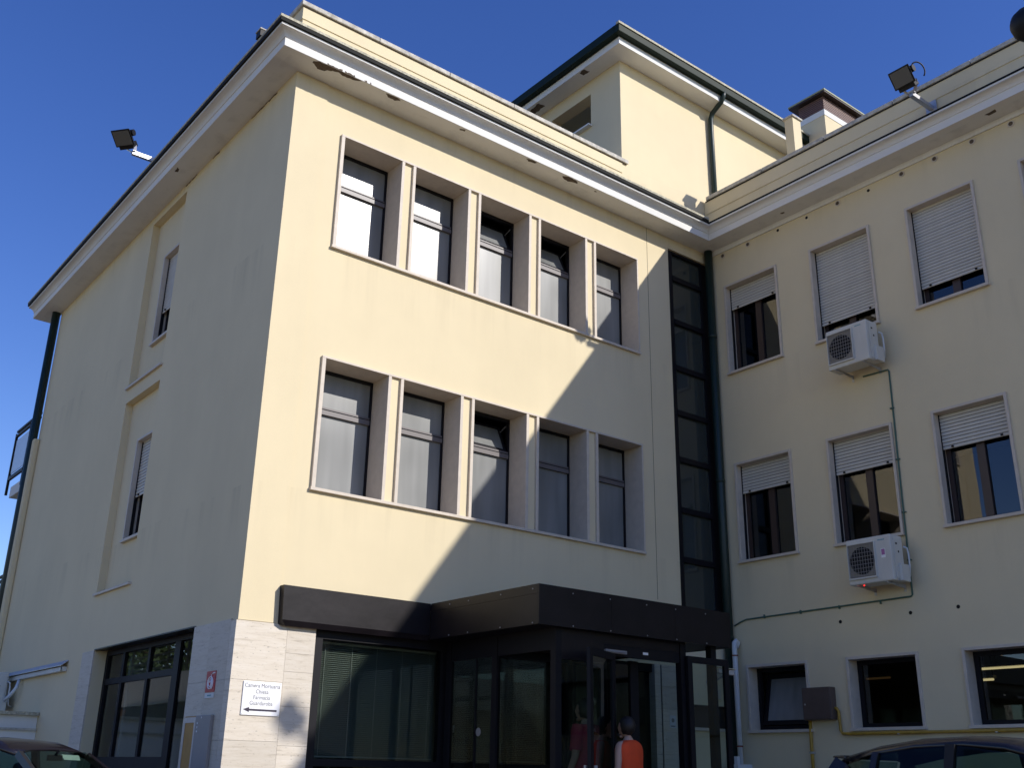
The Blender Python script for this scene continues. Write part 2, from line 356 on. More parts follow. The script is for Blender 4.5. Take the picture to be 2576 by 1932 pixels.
def wall(name, axis, c, u0, u1, z0, z1, holes, th, m, parent, label=None):
    """slab with openings; axis 'y': plane y=c, body to c+th; axis 'x': plane x=c, body to c+th"""
    us = sorted({u0, u1, *[h[0] for h in holes], *[h[1] for h in holes]}); us = [u for u in us if u0 <= u <= u1]
    zs = sorted({z0, z1, *[h[2] for h in holes], *[h[3] for h in holes]}); zs = [z for z in zs if z0 <= z <= z1]
    nu, nz = len(us)-1, len(zs)-1
    def solid(i, j):
        if not (0 <= i < nu and 0 <= j < nz): return False
        u = (us[i]+us[i+1])/2; z = (zs[j]+zs[j+1])/2
        return not any(h[0] < u < h[1] and h[2] < z < h[3] for h in holes)
    P = (lambda u, d, z: (u, c+d, z)) if axis == 'y' else (lambda u, d, z: (c+d, u, z))
    b = MB()
    for i in range(nu):
        for j in range(nz):
            if not solid(i, j): continue
            a0, a1, b0, b1 = us[i], us[i+1], zs[j], zs[j+1]
            for d in (0, th): b.add([P(a0,d,b0),P(a1,d,b0),P(a1,d,b1),P(a0,d,b1)], [(0,1,2,3)])
            if not solid(i-1, j): b.add([P(a0,0,b0),P(a0,th,b0),P(a0,th,b1),P(a0,0,b1)], [(0,1,2,3)])
            if not solid(i+1, j): b.add([P(a1,0,b0),P(a1,th,b0),P(a1,th,b1),P(a1,0,b1)], [(0,1,2,3)])
            if not solid(i, j-1): b.add([P(a0,0,b0),P(a1,0,b0),P(a1,th,b0),P(a0,th,b0)], [(0,1,2,3)])
            if not solid(i, j+1): b.add([P(a0,0,b1),P(a1,0,b1),P(a1,th,b1),P(a0,th,b1)], [(0,1,2,3)])
    me = bpy.data.meshes.new(name); me.from_pydata(b.v, [], b.f)
    bm = bmesh.new(); bm.from_mesh(me); bmesh.ops.remove_doubles(bm, verts=bm.verts, dist=1e-4)
    bmesh.ops.recalc_face_normals(bm, faces=bm.faces); bm.to_mesh(me); bm.free()
    me.materials.append(m); o = bpy.data.objects.new(name, me); col.objects.link(o); o.parent = parent
    if label: o['label'] = label
    return o

# ================================================================== SETTING
W = 8.555; BACK = 10.85
g = MB(); g.add([(-1500,-1500,0),(1500,-1500,0),(1500,1500,0),(-1500,1500,0)], [(0,1,2,3)])
tag(g.build('ground', ASPH), 'unseen yard ground in front of the building, coloured warm beige for bounce light', kind='structure')
p = MB(); p.box(.9, 8.4, -3.2, -.02, -.2, .15); p.box(7.3, 8.53, -14, -3.2, -.2, .148)
tag(p.build('pavement', PAVE, bevel=.01), 'pale raised pavement along the foot of the building', kind='structure')

# ================================================================== BUILDING
B = thing('building', 'cream three storey building with white cornice, framed windows and a tower on the roof', 'building', (0, 0, 0))
# openings of the front block
XL, XR = .766, 6.666
ROWS = [(7.823, 9.633), (4.423, 6.237)]
strip_holes = [(XL+.01, XR-.01, a+.01, b-.01) for a, b in ROWS]
CW = (7.478, 8.535, 3.2, 10.14)                                   # stair curtain wall
wall('wall', 'y', 0, 0, W, 2.757, 11.47, strip_holes+[CW], .3, CREAM, B, 'cream front wall with two rows of windows')
wall('wall', 'y', .0, 7.3, W+.3, 0, 2.757, [(7.58, 8.5, 1.87, 2.21)], .3, CREAM, B)
# narrow corner strip a finger proud of the wall, and the hairline joint by the stair glazing
s_ = MB(); s_.box(0.0, .5, -.012, -.001, 2.76, 10.352); s_.build('corner_strip', CREAM, B)
s_ = MB(); s_.box(6.935, 6.943, -.0015, .02, 3.75, 10.352); s_.build('expansion_joint', PEEL, B)
# left side wall with its two recesses
RC = [(3.88, 5.40, 7.09, 10.2), (3.86, 5.38, 3.66, 6.815)]
DOORY = (1.197, 4.98)
LW = wall('wall', 'x', 0, .3005, BACK, 0, 11.47, [r for r in RC]+[(1.197, 4.98, .2, 2.79)], .3, CREAM, B, 'shaded cream side wall with two recessed bays')
wall('wall', 'y', .05, .16, 1.0, 0, 2.756, [], .2, CREAM, B)
WINL = [(3.95, 4.84, 7.70, 9.39), (3.93, 4.82, 4.39, 6.08)]
for (y0, y1, z0, z1), wn in zip(RC, WINL):
    wall('recess_panel', 'x', .12, y0-.1, y1+.1, z0-.1, z1+.1, [wn], .17, CREAM, B)
    q = MB(); q.box(-.045, .12, y0-.03, y1+.03, z0-.035, z0); q.build('recess_sill', STONE, B)
# back wall, setback rear block
wall('wall', 'y', BACK-.3, .3, W+6, 0, 11.47, [], .3, CREAM, B)
wall('wall', 'x', 1.1, BACK, BACK+4, 0, 11.47, [], .3, CREAM, B)
# right wing
WY = -15.0
COLS = [(-1.541, -.364), (-3.385, -2.22), (-5.157, -4.026), (-6.98, -5.837), (-8.8, -7.65)]
ZR = [(7.819, 9.562), (4.474, 6.199), (1.807, 2.842)]
wh = [(y0+.01, y1-.01, a+.01, b-.01) for (y0, y1) in COLS for (a, b) in ZR]
wall('wall', 'x', W, WY, -.0005, 0, 11.47, wh, .3, CREAM, B, 'shaded cream wing wall with roller shutter windows')
wall('wall', 'x', W+6, WY, BACK, 0, 11.47, [], .3, CREAM, B)
wall('wall', 'y', WY, W+.3, W+6, 0, 11.47, [], .3, CREAM, B)
# roof deck
r_ = MB(); r_.box(.3, W+6, .3, BACK-.3, 10.6, 10.72); r_.box(W+.3, W+6, WY+.3, .3, 10.6, 10.72); r_.build('roof', ROOFM, B)
# inside: floors and partitions, so that the glass looks into rooms
for k, z in enumerate((3.45, 6.85)):
    q = MB(); q.box(.3, 7.3, .42, BACK-.4, z-.15, z); q.box(W+.3, W+5.9, WY+.4, .2, z-.15, z); q.build('floor_slab', FLOORIN, B)
q = MB(); q.box(.3, 7.2, 4.2, 4.3, .0, 10.5); q.box(7.2, 7.3, .45, 8, 0, 10.5); q.box(W+.35, W+.45, .31, 8, 0, 10.5); q.box(W+4, W+4.1, WY+.4, .2, 0, 10.5)
for (y0, y1) in COLS[2:]: q.box(W+.35, W+4, y0-.42, y0-.34, 0, 10.5)
q.build('partition_wall', PLAST_GR, B)
for z in (8.5, 5.06):
    q = MB(); q.box(7.3, W+.35, .95, 4, z, z+.17); q.build('stair_landing', WHITE, B)

# ---- cornice, gutter, parapet caps: profiles swept along the wall line with mitred corners
PATH = [(0, BACK+.75, (-1, 0)), (0, 0, None), (W, 0, None), (W, WY, (-1, 0))]
def sweep(prof, name, m, seg=(0, 1, 2)):
    def pt(i, o, z):
        if i == 0: return (-o, BACK+.75, z)
        if i == 1: return (-o, -o, z)
        if i == 2: return (W-o, -o, z)
        return (W-o, WY, z)
    b = MB(); n = len(prof); s0 = seg[0]; s1 = seg[-1]+1; N = s1-s0
    vs = [pt(i, o, z) for i in range(s0, s1+1) for (o, z) in prof]
    fs = [(i*n+k, i*n+(k+1)%n, (i+1)*n+(k+1)%n, (i+1)*n+k) for i in range(N) for k in range(n)]
    fs += [tuple(range(n)), tuple(N*n+k for k in range(n))]
    b.add(vs, fs); return b.build(name, m, B)
sweep([(-.02, 10.356), (.394, 10.362), (.397, 10.365), (.397, 10.492), (.41, 10.495), (.416, 10.515), (.43, 10.54), (.455, 10.562), (.49, 10.574), (.524, 10.576), (.524, 10.608), (-.02, 10.608)], 'cornice', WHITE)
sweep([(.30, 10.6085), (.545, 10.6085), (.553, 10.612), (.556, 10.66), (.545, 10.662), (.30, 10.662)], 'gutter', GUT, (0, 1))
sweep([(-.02, 10.6085), (.30, 10.6085), (.528, 10.6085), (.534, 10.61), (.534, 10.638), (.525, 10.642), (-.02, 10.66)], 'gutter', GUT, (2,))
sweep([(-.02, 10.664), (.30, 10.664), (.535, 10.664), (.562, 10.665), (.562, 10.704), (.30, 10.714), (-.02, 10.73)], 'gutter_lip', LIP, (0, 1))
sweep([(-.02, 10.662), (.45, 10.646), (.49, 10.645), (.49, 10.652), (-.02, 10.69)], 'gutter_lip', LIP, (2,))
q = MB(); q.box(W-.028, W+.01, WY, -.03, 10.262, 10.355); q.build('moulding', WHITE, B)
# parapet band (upper part a little proud: shadow groove) and cap stones
q = MB(); q.box(-.014, 6.36, -.014, -.0005, 11.262, 11.47); q.box(-.014, -.0005, -.0005, BACK, 11.262, 11.47); q.box(W-.014, W-.0005, WY, -.02, 11.20, 11.47); q.build('parapet_band', CREAM, B)
def cap(x0, x1, y0, y1): MB().box(x0, x1, y0, y1, 11.475, 11.55).build('parapet_cap', CAPM, B, bevel=.008)
x = -.05
for k in range(5): x1 = 6.49 if k == 4 else -.05+(k+1)*1.3; cap(x+(.003 if k else 0), x1-.003, -.05, .34); x = x1
y = .345
for k in range(8): cap(-.05, .34, y+.003, min(y+1.32, BACK)-.003); y += 1.32
y = -.08
for k in range(11): cap(W-.055, W+.34, y-1.33, y-.006); y -= 1.335

q = MB(); q.box(W-.03, W-.0145, WY, -.05, 11.458, 11.4745); q.build('cap_shadow_strip', SHDARK, B)  # dark strip painting the shadow line below the overhanging wing cap
q = MB(); q.box(-.026, 6.45, -.026, -.0145, 11.461, 11.4745); q.build('cap_shadow_strip', PEEL, B)  # same painted shadow line under the front cap, in the mortar colour
# ---- roof tower
TX = 6.363
wall('tower_wall', 'y', .0, TX, 16, 11.4705, 13.72, [], .25, CREAM, B)
wall('tower_wall', 'x', TX, .2505, 8, 10.73, 13.72, [(.80, 1.95, 12.70, 13.395)], .25, CREAM, B)
q = MB(); q.box(TX+.25, TX+2.2, .26, 4, 11.6, 11.7); q.box(TX+2.2, TX+2.3, .26, 4, 11.7, 13.7); q.build('tower_room', CREAM, B)
q = MB(); q.box(TX-.09, TX+.2, .77, 1.98, 12.66, 12.695); q.build('tower_sill', WHITE, B)
E_ = .36
q = MB(); q.box(TX-E_, 16.3, -E_, 8.3, 13.70, 13.84); q.build('tower_roof', WHITE, B)
q = MB()
q.box(TX-E_-.12, 16.4, -E_-.12, -E_, 13.85, 14.03); q.box(TX-E_-.12, TX-E_, -E_, 8.4, 13.85, 14.03); q.build('tower_gutter', GREEND, B, bevel=.012)
q = MB(); q.box(TX-E_-.135, 16.4, -E_-.14, -E_-.06, 14.003, 14.05); q.box(TX-E_-.06, 16.4, -E_-.06, 8.4, 13.9, 14.045); q.build('tower_roof_edge', LIP, B)
q = MB(); q.tube([(8.80,-.44,13.9),(8.80,-.42,13.80),(8.80,-.36,13.70),(8.80,-.24,13.63),(8.80,-.12,13.56),(8.80,-.075,13.45),(8.80,-.07,13.2),(8.80,-.07,10.7)], .05, 12); q.build('downpipe', GREEN, B, smooth=True)
# ---- downpipes at the corners
q = MB(); q.tube([(W-.085,-.10,10.358),(W-.085,-.10,.2)], .075, 14)
for z in (3.25, 5.9, 8.6): q.tube([(W-.085,-.10,z),(W-.085,-.10,z+.06)], .082, 14)
q.build('downpipe', GREEN, B, smooth=True)
q = MB(); q.tube([(-.09, BACK+.08, 10.358), (-.09, BACK+.08, .2)], .085, 12); q.build('downpipe', GREEN, B, smooth=True)
q = MB(); q.box(-.12, -.001, BACK-.16, BACK-.01, .3, 7.45); q.build('wall_trunking', CREAM, B, bevel=.03)

# ---- window strips of the front block
BAYX = [.82+1.2125*i for i in range(5)]
OW = .965
RV = .38
for ri, (z0, z1) in enumerate(ROWS):
    zi0, zi1 = z0+.045, z1-.03
    q = MB()
    q.box(XL, XR, -.04, RV+.03, z1-.03, z1); q.box(XL-.012, XR+.012, -.05, RV+.03, z0, z0+.04)
    q.box(XL, BAYX[0], -.0395, RV+.03, z0+.04, z1-.03); q.box(BAYX[4]+OW, XR, -.0395, RV+.03, z0+.04, z1-.03)
    q.build('stone_surround', STONE, B, bevel=.003)
    for i in range(5):
        x0, x1 = BAYX[i], BAYX[i]+OW
        if i < 4:
            for xa in (x1, BAYX[i+1]-.05):
                MB().box(xa+.0005, xa+.0495, -.038, RV+.03, z0+.0405, z1-.0305).build('stone_fin', STONE, B, bevel=.003)
            MB().box(x1+.05, BAYX[i+1]-.05, .0, .2, z0+.0405, z1-.0305).build('pier_panel', CREAM, B)
        zt0, zt1 = z0+1.155, z0+1.262                                 # transom
        f = MB()
        for (a, b, c, d) in ((x0, x0+.035, zi0, zi1), (x1-.03, x1, zi0, zi1), (x0+.035, x1-.03, zi1-.045, zi1), (x0+.035, x1-.03, zi0, zi0+.03)):
            f.box(a, b, RV-.012, RV+.05, c, d)
        win = f.build('window', FRAME, B)
        MB().box(x0+.035, x1-.03, RV-.028, RV+.045, zt0, zt1-.04).build('transom', GREYF, win); MB().box(x0+.035, x1-.03, RV-.034, RV+.04, zt1-.0395, zt1-.03).build('transom_nosing', FRAME, win); MB().box(x0+.035, x1-.03, RV-.02, RV+.04, zt1-.0295, zt1).build('transom_cap', GREYF, win)
        MB().box(x0+.036, x1-.031, RV+.012, RV+.02, zi0+.031, zt0-.001).build('pane', FROST, win)
        opened = (ri == 0 and i in (2, 3)) or (ri == 1 and i == 2)
        if not opened:
            MB().box(x0+.036, x1-.031, RV+.012, RV+.02, zt1+.001, zi1-.046).build('pane', FROST, win)
        else:
            # hopper sash hinged on the transom and tilted into the room
            ang = R(24); hz = zi1-.05-zt1; hp = Vector((0, RV+.02, zt1+.005))
            upv = Vector((0, math.sin(ang), math.cos(ang))); nv = Vector((0, math.cos(ang), -math.sin(ang)))
            X = Vector((1, 0, 0)); xm = (x0+x1)/2; hw = (x1-x0)/2-.04
            s = MB()
            for (cx, cz, hx, hh) in ((-hw+.02, hz/2, .02, hz/2), (hw-.02, hz/2, .02, hz/2), (0, .02, hw-.04, .02), (0, hz-.02, hw-.04, .02)):
                s.obox(hp+X*(xm+cx)+upv*cz, X, nv, upv, hx, .018, hh)
            sash = s.build('sash', FRAME, win)
            s = MB(); s.obox(hp+X*xm+upv*hz/2, X, nv, upv, hw-.041, .004, hz/2-.041); s.build('sash_pane', FROST, win)
            s = MB()
            for sx in (-1, 1):
                s.bar((xm+sx*(hw+.0), RV+.03, zi1-.1), hp+X*(xm+sx*(hw-.01))+upv*(hz*.8), .012)
            s.build('stay', GALV, win)
# room blind wall directly behind the strips keeps the open hoppers dark but real
# ---- curtain wall of the stairs
c0 = MB(); c0.box(7.478, 7.63, .05, .16, 3.2, 10.14); c0.box(8.40, 8.535, .05, .16, 3.2, 10.14)
cwf = c0.build('curtain_wall', FRAME, B)
MZ = [10.14, 9.61, 8.755, 7.87, 7.04, 6.20, 5.32, 4.49, 3.60]
for k in range(9):
    z = MZ[k]; MB().box(7.63, 8.40, .04, .15, z-.05, z+.0 if k == 0 else z+.04).build('mullion', FRAME, cwf)
    if k < 8: MB().box(7.631, 8.399, .095, .103, MZ[k+1]+.041, z-.051).build('pane', STAIRG, cwf)

# ---- windows with roller shutters
def shutter_window(ax, c, dirv, y0, y1, z0, z1, drop, frame_m, dep, surround=True, glassm=None, mull=True, nm='window', tilt=False, lab=None):
    """window in a wall plane x=c; body goes to +x. y0<y1."""
    t = .042
    f = MB(); xg = c+dep+.07
    fa = .065
    yi0, yi1, zi0, zi1 = y0+t, y1-t, z0+.045, z1-t
    f.box(xg, xg+.06, yi0, yi0+fa, zi0, zi1); f.box(xg, xg+.06, yi1-fa, yi1, zi0, zi1)
    f.box(xg, xg+.06, yi0+fa, yi1-fa, zi0, zi0+fa); f.box(xg, xg+.06, yi0+fa, yi1-fa, zi1-fa, zi1)
    ym = (yi0+yi1)/2
    if mull: f.box(xg-.012, xg+.06, ym-.06, ym+.06, zi0+fa, zi1-fa)
    win = f.build(nm, frame_m, B, label=lab)
    if surround:
        s = MB()
        s.box(c-.03, c+dep+.16, y0, y0+t, z0+.045, z1); s.box(c-.03, c+dep+.16, y1-t, y1, z0+.045, z1)
        s.box(c-.03, c+dep+.16, y0+t, y1-t, z1-t, z1); s.box(c-.06, c+dep+.16, y0-.012, y1+.012, z0, z0+.044)
        s.build('stone_surround', STONE, win, bevel=.003)
    gm = glassm or GLASS
    if not tilt:
        if mull:
            MB().box(xg+.025, xg+.032, yi0+fa+.001, ym-.061, zi0+fa+.001, zi1-fa-.001).build('pane', gm, win)
            MB().box(xg+.025, xg+.032, ym+.061, yi1-fa-.001, zi0+fa+.001, zi1-fa-.001).build('pane', gm, win)
        else:
            MB().box(xg+.025, xg+.032, yi0+fa+.001, yi1-fa-.001, zi0+fa+.001, zi1-fa-.001).build('pane', gm, win)
    if drop:
        zb = drop; pitch = .052; k = int((zi1-.0-zb)/pitch)+1
        me = MB().prism([(.006,yi0+.012,.0035),(-.001,yi0+.012,.0035),(-.0065,yi0+.012,.012),(-.008,yi0+.012,.027),(-.005,yi0+.012,.041),(-.001,yi0+.012,.0475),(.006,yi0+.012,.0475)], None, (0,yi1-yi0-.024,0)).mesh('slat'); me.materials.append(SLAT)
        for i in range(k):
            zz = zb+i*pitch
            if zz+pitch > zi1+.04: break
            o = bpy.data.objects.new('slat', me); col.objects.link(o); o.parent = win; o.location = (c+dep+random.uniform(-.0012, .0012), 0, zz)
        s = MB(); s.box(c+dep+.009, c+dep+.012, yi0+.012, yi1-.012, zb+.01, zi1); s.build('shutter_backing', SHDARK, win)
        for yy in (yi0+.16, yi1-.16): MB().box(c+dep-.03, c+dep-.009, yy-.015, yy+.015, zb+.012, zb+.036).build('shutter_stop', BLACKM, win)
        for (ya_, yb_) in ((yi0, yi0+.012), (yi1-.012, yi1)): MB().box(c+dep-.02, c+dep+.03, ya_, yb_, zi0, zi1).build('shutter_guide', BLACKM, win)
    return win
DR = [[9.10, 8.165, 8.178, 8.3, 8.6], [5.672, 5.612, 5.625, 5.4, 5.0]]
for ri in range(2):
    for ci, (y0, y1) in enumerate(COLS):
        shutter_window('x', W, 1, y0, y1, *ZR[ri], DR[ri][ci], BROWNF, .12,
            lab=('window with roller shutter a quarter down', 'window with roller shutter nearly closed', 'window with roller shutter nearly closed', None, None)[ci] if ri == 0 else None)
for ci, (y0, y1) in enumerate(COLS):
    wv = shutter_window('x', W, 1, y0, y1, *ZR[2], None, FRAME, .12, mull=False, tilt=(ci == 0), glassm=GLASS)
    if ci == 0:      # bottom-hung sash leaning into the room
        a = R(-14); yi0, yi1, zi0, zi1 = y0+.11, y1-.11, ZR[2][0]+.12, ZR[2][1]-.11
        hp = Vector((W+.2, yi0, zi0)); ay = Vector((0, 1, 0)); az = Vector((math.sin(-a), 0, math.cos(a))); nx = Vector((math.cos(a), 0, math.sin(a)))
        H = zi1-zi0; Wd = yi1-yi0; s = MB()
        for (u, v, hu, hv) in ((.035, H/2, .035, H/2), (Wd-.035, H/2, .035, H/2), (Wd/2, .035, Wd/2-.07, .035), (Wd/2, H-.035, Wd/2-.07, .035)):
            s.obox(hp+ay*u+az*v, nx, ay, az, .02, hu, hv)
        s.build('sash', FRAME, wv)
        s = MB(); s.obox(hp+ay*Wd/2+az*H/2, nx, ay, az, .003, Wd/2-.071, H/2-.071); s.build('pane', FROST, wv)
# left wall windows
for (y0, y1, z0, z1), dz in zip(WINL, (8.31, 5.12)):
    shutter_window('x', .12, 1, y0, y1, z0, z1, dz, FRAME, .07, surround=True)

# ---- little round wall vents and plug holes under the wing cornice
for y in (-.377, -.964, -2.864, -4.055, -4.623, -5.234, -5.836, -6.44):
    b = MB(); b.disc((W-.012, y, 10.19), (1, 0, 0), .05, .02, 18); v = b.build('vent_cap', STONE, B)
    b = MB(); b.disc((W-.0145, y, 10.19), (1, 0, 0), .034, .005, 14); b.build('vent_grille', PEEL, v)
b = MB()
for y, z in ((-1.629, 10.2), (-2.237, 10.19), (-3.448, 10.17), (-2.177, 3.36), (-3.336, 3.377), (-4.054, 3.386)): b.disc((W-.004, y, z), (1, 0, 0), .027, .006, 9)
b.build('plug_hole', HOLE, B)
# ---- flaking plaster patches under the cornice
def patch(pts, z, jag=.018):
    P = []
    for i in range(len(pts)):
        a, c = Vector(pts[i]), Vector(pts[(i+1) % len(pts)]); n = max(2, int((c-a).length/.035))
        for k in range(n):
            q = a.lerp(c, k/n); P.append((q.x+random.uniform(-jag, jag), q.y+random.uniform(-jag, jag)))
    # shallow island of bare mortar standing 2 mm off the soffit
    b = MB(); b.prism([(x, y, z) for x, y in P], None, (0, 0, .004)); o = b.build('peeled_patch', PEEL, B)
    bm = bmesh.new(); bm.from_mesh(o.data); bmesh.ops.triangulate(bm, faces=[f for f in bm.faces if len(f.verts) > 4]); bm.to_mesh(o.data); bm.free()
patch([(.06,-.34),(.10,-.29),(.20,-.235),(.30,-.25),(.38,-.335),(.46,-.345),(.55,-.32),(.70,-.34),(.82,-.375),(.72,-.388),(.54,-.391),(.41,-.392),(.25,-.39),(.14,-.385)], 10.3562, .012)
for (a, c_) in ((.26, .50), (.54, .70), (.86, .90), (.95, .97)):     # lost edge of the drip moulding
    b = MB(); n_ = max(3, int((c_-a)/.03)); top = [(a+(c_-a)*k/n_, -.3985, 10.368+random.uniform(.004, .03)) for k in range(n_+1)]
    b.prism(top+[(c_, -.3985, 10.3645), (a, -.3985, 10.3645)], None, (0, .003, 0)); b.build('peeled_patch', PEEL, B)
patch([(1.24,-.36),(1.31,-.31),(1.43,-.30),(1.49,-.35),(1.43,-.37),(1.32,-.374)], 10.3565, .008)
patch([(2.57,-.335),(2.6,-.31),(2.67,-.33),(2.66,-.36)], 10.3565, .006)
patch([(3.88,-.35),(3.95,-.31),(4.07,-.33),(4.08,-.37),(3.97,-.374)], 10.3565, .008)
patch([(4.66,-.34),(4.74,-.28),(4.83,-.27),(4.92,-.31),(5.01,-.305),(4.96,-.35),(4.87,-.374),(4.76,-.37)], 10.3565, .012)
patch([(5.37,-.32),(5.40,-.31),(5.43,-.325),(5.40,-.335)], 10.3565, .005)
patch([(-.33,3.54),(-.28,3.57),(-.27,3.66),(-.31,3.68)], 10.3565, .008)
patch([(W-.26,-5.6),(W-.2,-5.63),(W-.21,-5.75),(W-.27,-5.76)], 10.3565, .008)
patch([(W-.22,-1.86),(W-.18,-1.87),(W-.17,-1.93),(W-.21,-1.93)], 10.3565, .006)
for pl in ([(6.02,.62),(6.16,.60),(6.15,.75),(6.05,.76)], [(6.05,2.0),(6.2,1.98),(6.23,2.5),(6.1,2.45)], [(6.05,2.75),(6.2,2.7),(6.22,3.1),(6.1,3.1)]): patch(pl, 13.6965, .012)
b = MB()
for (y0, y1) in ((.60, 1.05), (1.05, 1.4), (3.5, 3.9), (2.6, 2.8)):
    y = y0
    while y < y1: b.box(-.004, -.0005, y, y+.07, 10.325+random.uniform(-.008, .012), 10.336+random.uniform(.0, .014)); y += .066
b.build('plaster_crack', PEEL, B)

# ---- chimneys on the wing roof
c = MB(); c.box(8.955, 9.19, -1.86, -1.68, 10.73, 12.63); ch = c.build('chimney', CREAM, B, label='slender square flue with flat cap')
MB().box(8.925, 9.22, -1.89, -1.65, 12.631, 12.665).build('chimney_cap', CAPM, ch)
c = MB(); c.box(11.5, 12.75, -.906, -.30, 10.73, 14.33); ch = c.build('chimney', CREAM, B, label='large chimney with brown louvred head')
MB().box(11.49, 12.76, -.916, -.29, 14.331, 14.47).build('chimney_band', WHITE, ch)
MB().box(11.53, 12.72, -.88, -.33, 14.471, 14.80).build('louvre_core', SHDARK, ch)
for k in range(7):
    z = 14.485+k*.045; s = MB(); s.box(11.49, 12.76, -.916, -.29, z, z+.03); s.build('louvre_blade', LOUV, ch)
MB().box(11.38, 12.9, -1.03, -.12, 14.802, 14.84).build('chimney_cap', LOUVD, ch); MB().box(11.37, 12.91, -1.04, -.11, 14.8405, 14.875).build('cap_edge', CAPE, ch)

# ---- rear balconies beyond the side wall
for (zs, rails) in ((6.56, True), (3.2, True)):
    q = MB(); q.box(0.02, 1.1, BACK+.45, BACK+1.75, zs, zs+.24); bal = q.build('balcony', WHITE, B)
    ya, yb = BACK+.5, BACK+1.95
    q = MB(); q.box(-.015, .0, ya+.35, yb-.1, zs+.55, zs+1.32); q.build('balcony_panel', GALV, bal)
    q = MB()
    for z in (zs+1.42, zs+1.52): q.box(-.03, .02, ya-.35, yb, z, z+.045)
    q.box(-.03, .02, ya, yb+.03, zs+.42, zs+.5)
    for y in (ya-.3, ya+.25, yb): q.box(-.03, .02, y, y+.05, zs+.1, zs+1.5)
    for z in (zs+.34, zs+.9, zs+1.05): q.box(-.02, .01, ya-.3, ya+.25, z, z+.03)
    q.build('balcony_rail', BLACKM, bal)

# ---- travertine slabs at street level
def slab(a, b, z0, z1, front=True):
    g_ = .0013
    if front: MB().box(a+g_, b-g_, -.022, .12, z0+g_, z1-g_).build('travertine_slab', TRAV, B)
    else: MB().box(-.022, .15, a+g_, b-g_, z0+g_, z1-g_).build('travertine_slab', TRAV, B)
for k, z in enumerate((2.095, 1.44, .79, .15)):
    zt = (2.754, 2.095, 1.44, .79)[k]
    slab(-.0225, .63, z, zt); 
for (z, zt) in ((2.43, 2.754), (2.22, 2.43), (1.83, 2.22), (1.40, 1.83), (1.05, 1.40), (.62, 1.05), (.15, .62)): slab(.63, 1.008, z, zt)
for (z, zt) in ((2.095, 2.775), (1.44, 2.095), (.79, 1.44), (.15, .79)): slab(.1205, .68, z, zt, False); slab(.68, 1.194, z, zt, False); slab(4.985, 5.52, z, zt, False)
for k in range(8):
    z = .15+k*.326; slab(6.80, 6.925, z, z+.326); slab(6.95, 7.30, z, z+.326)
q = MB(); q.box(6.926, 6.949, -.01, .1, .15, 2.757); q.build('joint_profile', FRAME, B)

# ---- side door set in the left wall: glazed screen
xd = .2
f = MB()
f.box(xd-.03, xd+.04, 1.205, 4.97, 2.70, 2.771); f.box(xd-.03, xd+.04, 4.88, 4.97, .2, 2.70); f.box(xd-.03, xd+.04, 1.205, 1.27, .2, 2.70)
gs = f.build('glazed_screen', FRAME, B, label='dark framed glazed screen in the side wall')
q = MB(); q.box(-.022, .16, 1.2, 4.975, 2.772, 2.789); q.build('lintel_trim', BRONZE, gs)
for (a, b) in ((2.08, 2.27), (3.14, 3.22), (4.16, 4.24)): MB().box(xd-.025, xd+.035, a, b, .2, 2.699).build('mullion', FRAME, gs)
for (a, b) in ((2.27, 3.14), (3.22, 4.16), (4.24, 4.88)):
    MB().box(xd-.025, xd+.035, a+.001, b-.001, 2.275, 2.36).build('transom', FRAME, gs)
    MB().box(xd-.025, xd+.035, a+.001, b-.001, 1.12, 1.27).build('transom', FRAME, gs)
for (a, b) in ((1.27, 2.08),): MB().box(xd, xd+.008, a, b, .2, 2.70).build('pane', DOORG, gs)
for (a, b) in ((2.27, 3.14), (3.22, 4.16), (4.24, 4.88)):
    MB().box(xd, xd+.008, a, b, 2.361, 2.70).build('pane', DOORG, gs); MB().box(xd, xd+.008, a, b, 1.271, 2.274).build('pane', DOORG, gs); MB().box(xd, xd+.008, a, b, .2, 1.119).build('pane', DOORG, gs)

# ---- street front glazing under the canopy
f = MB(); f.box(1.012, 1.135, .03, .16, .15, 2.757); f.box(1.135, 6.795, .03, .16, 2.64, 2.757); f.box(2.915, 3.1, .03, .16, .15, 2.64)
f.box(1.135, 2.915, .03, .16, 1.19, 1.27); f.box(1.135, 2.915, .03, .16, .15, .25)
gf = f.build('shopfront_glazing', FRAME, B, label='black framed street front glazing beside the entrance')
MB().box(1.136, 2.914, .09, .098, 1.271, 2.639).build('pane', SHOPG, gf); MB().box(1.136, 2.914, .09, .098, .251, 1.189).build('pane', DGLASS, gf)
for a in (4.0, 5.05, 6.1): MB().box(a, a+.09, .04, .15, .15, 2.639).build('mullion', FRAME, gf)
for (a, b) in ((3.101, 3.999), (6.191, 6.79)): MB().box(a, b, .09, .098, .15, 2.639).build('pane', DGLASS, gf)
MB().box(4.0905, 5.0495, .095, .103, .15, 2.639).build('pane', DGLASS, gf)
bl = MB()
z = 1.30
while z < 2.6: bl.add([(1.15,.19,z),(2.9,.19,z),(2.9,.208,z+.016),(1.15,.208,z+.016)], [(0,1,2,3)]); z += .0235
bl.build('blind_slat', BLINDM, gf, stuff=True)
bl = MB(); bl.box(1.15, 2.9, .185, .215, 2.605, 2.63); bl.box(1.15, 2.9, .185, .215, 1.29, 1.305)
for xx in (1.26, 1.64, 2.0, 2.38, 2.8): bl.box(xx, xx+.008, .184, .187, 1.3, 2.61)
bl.build('blind_rail', ACW, gf)
q = MB(); q.box(7.58, 8.5, .1, .13, 1.87, 2.21); q.build('service_opening', SHDARK, B)
q = MB(); q.box(7.54, 8.42, -.05, .1, 1.825, 1.869); q.build('service_sill', STONE, B)

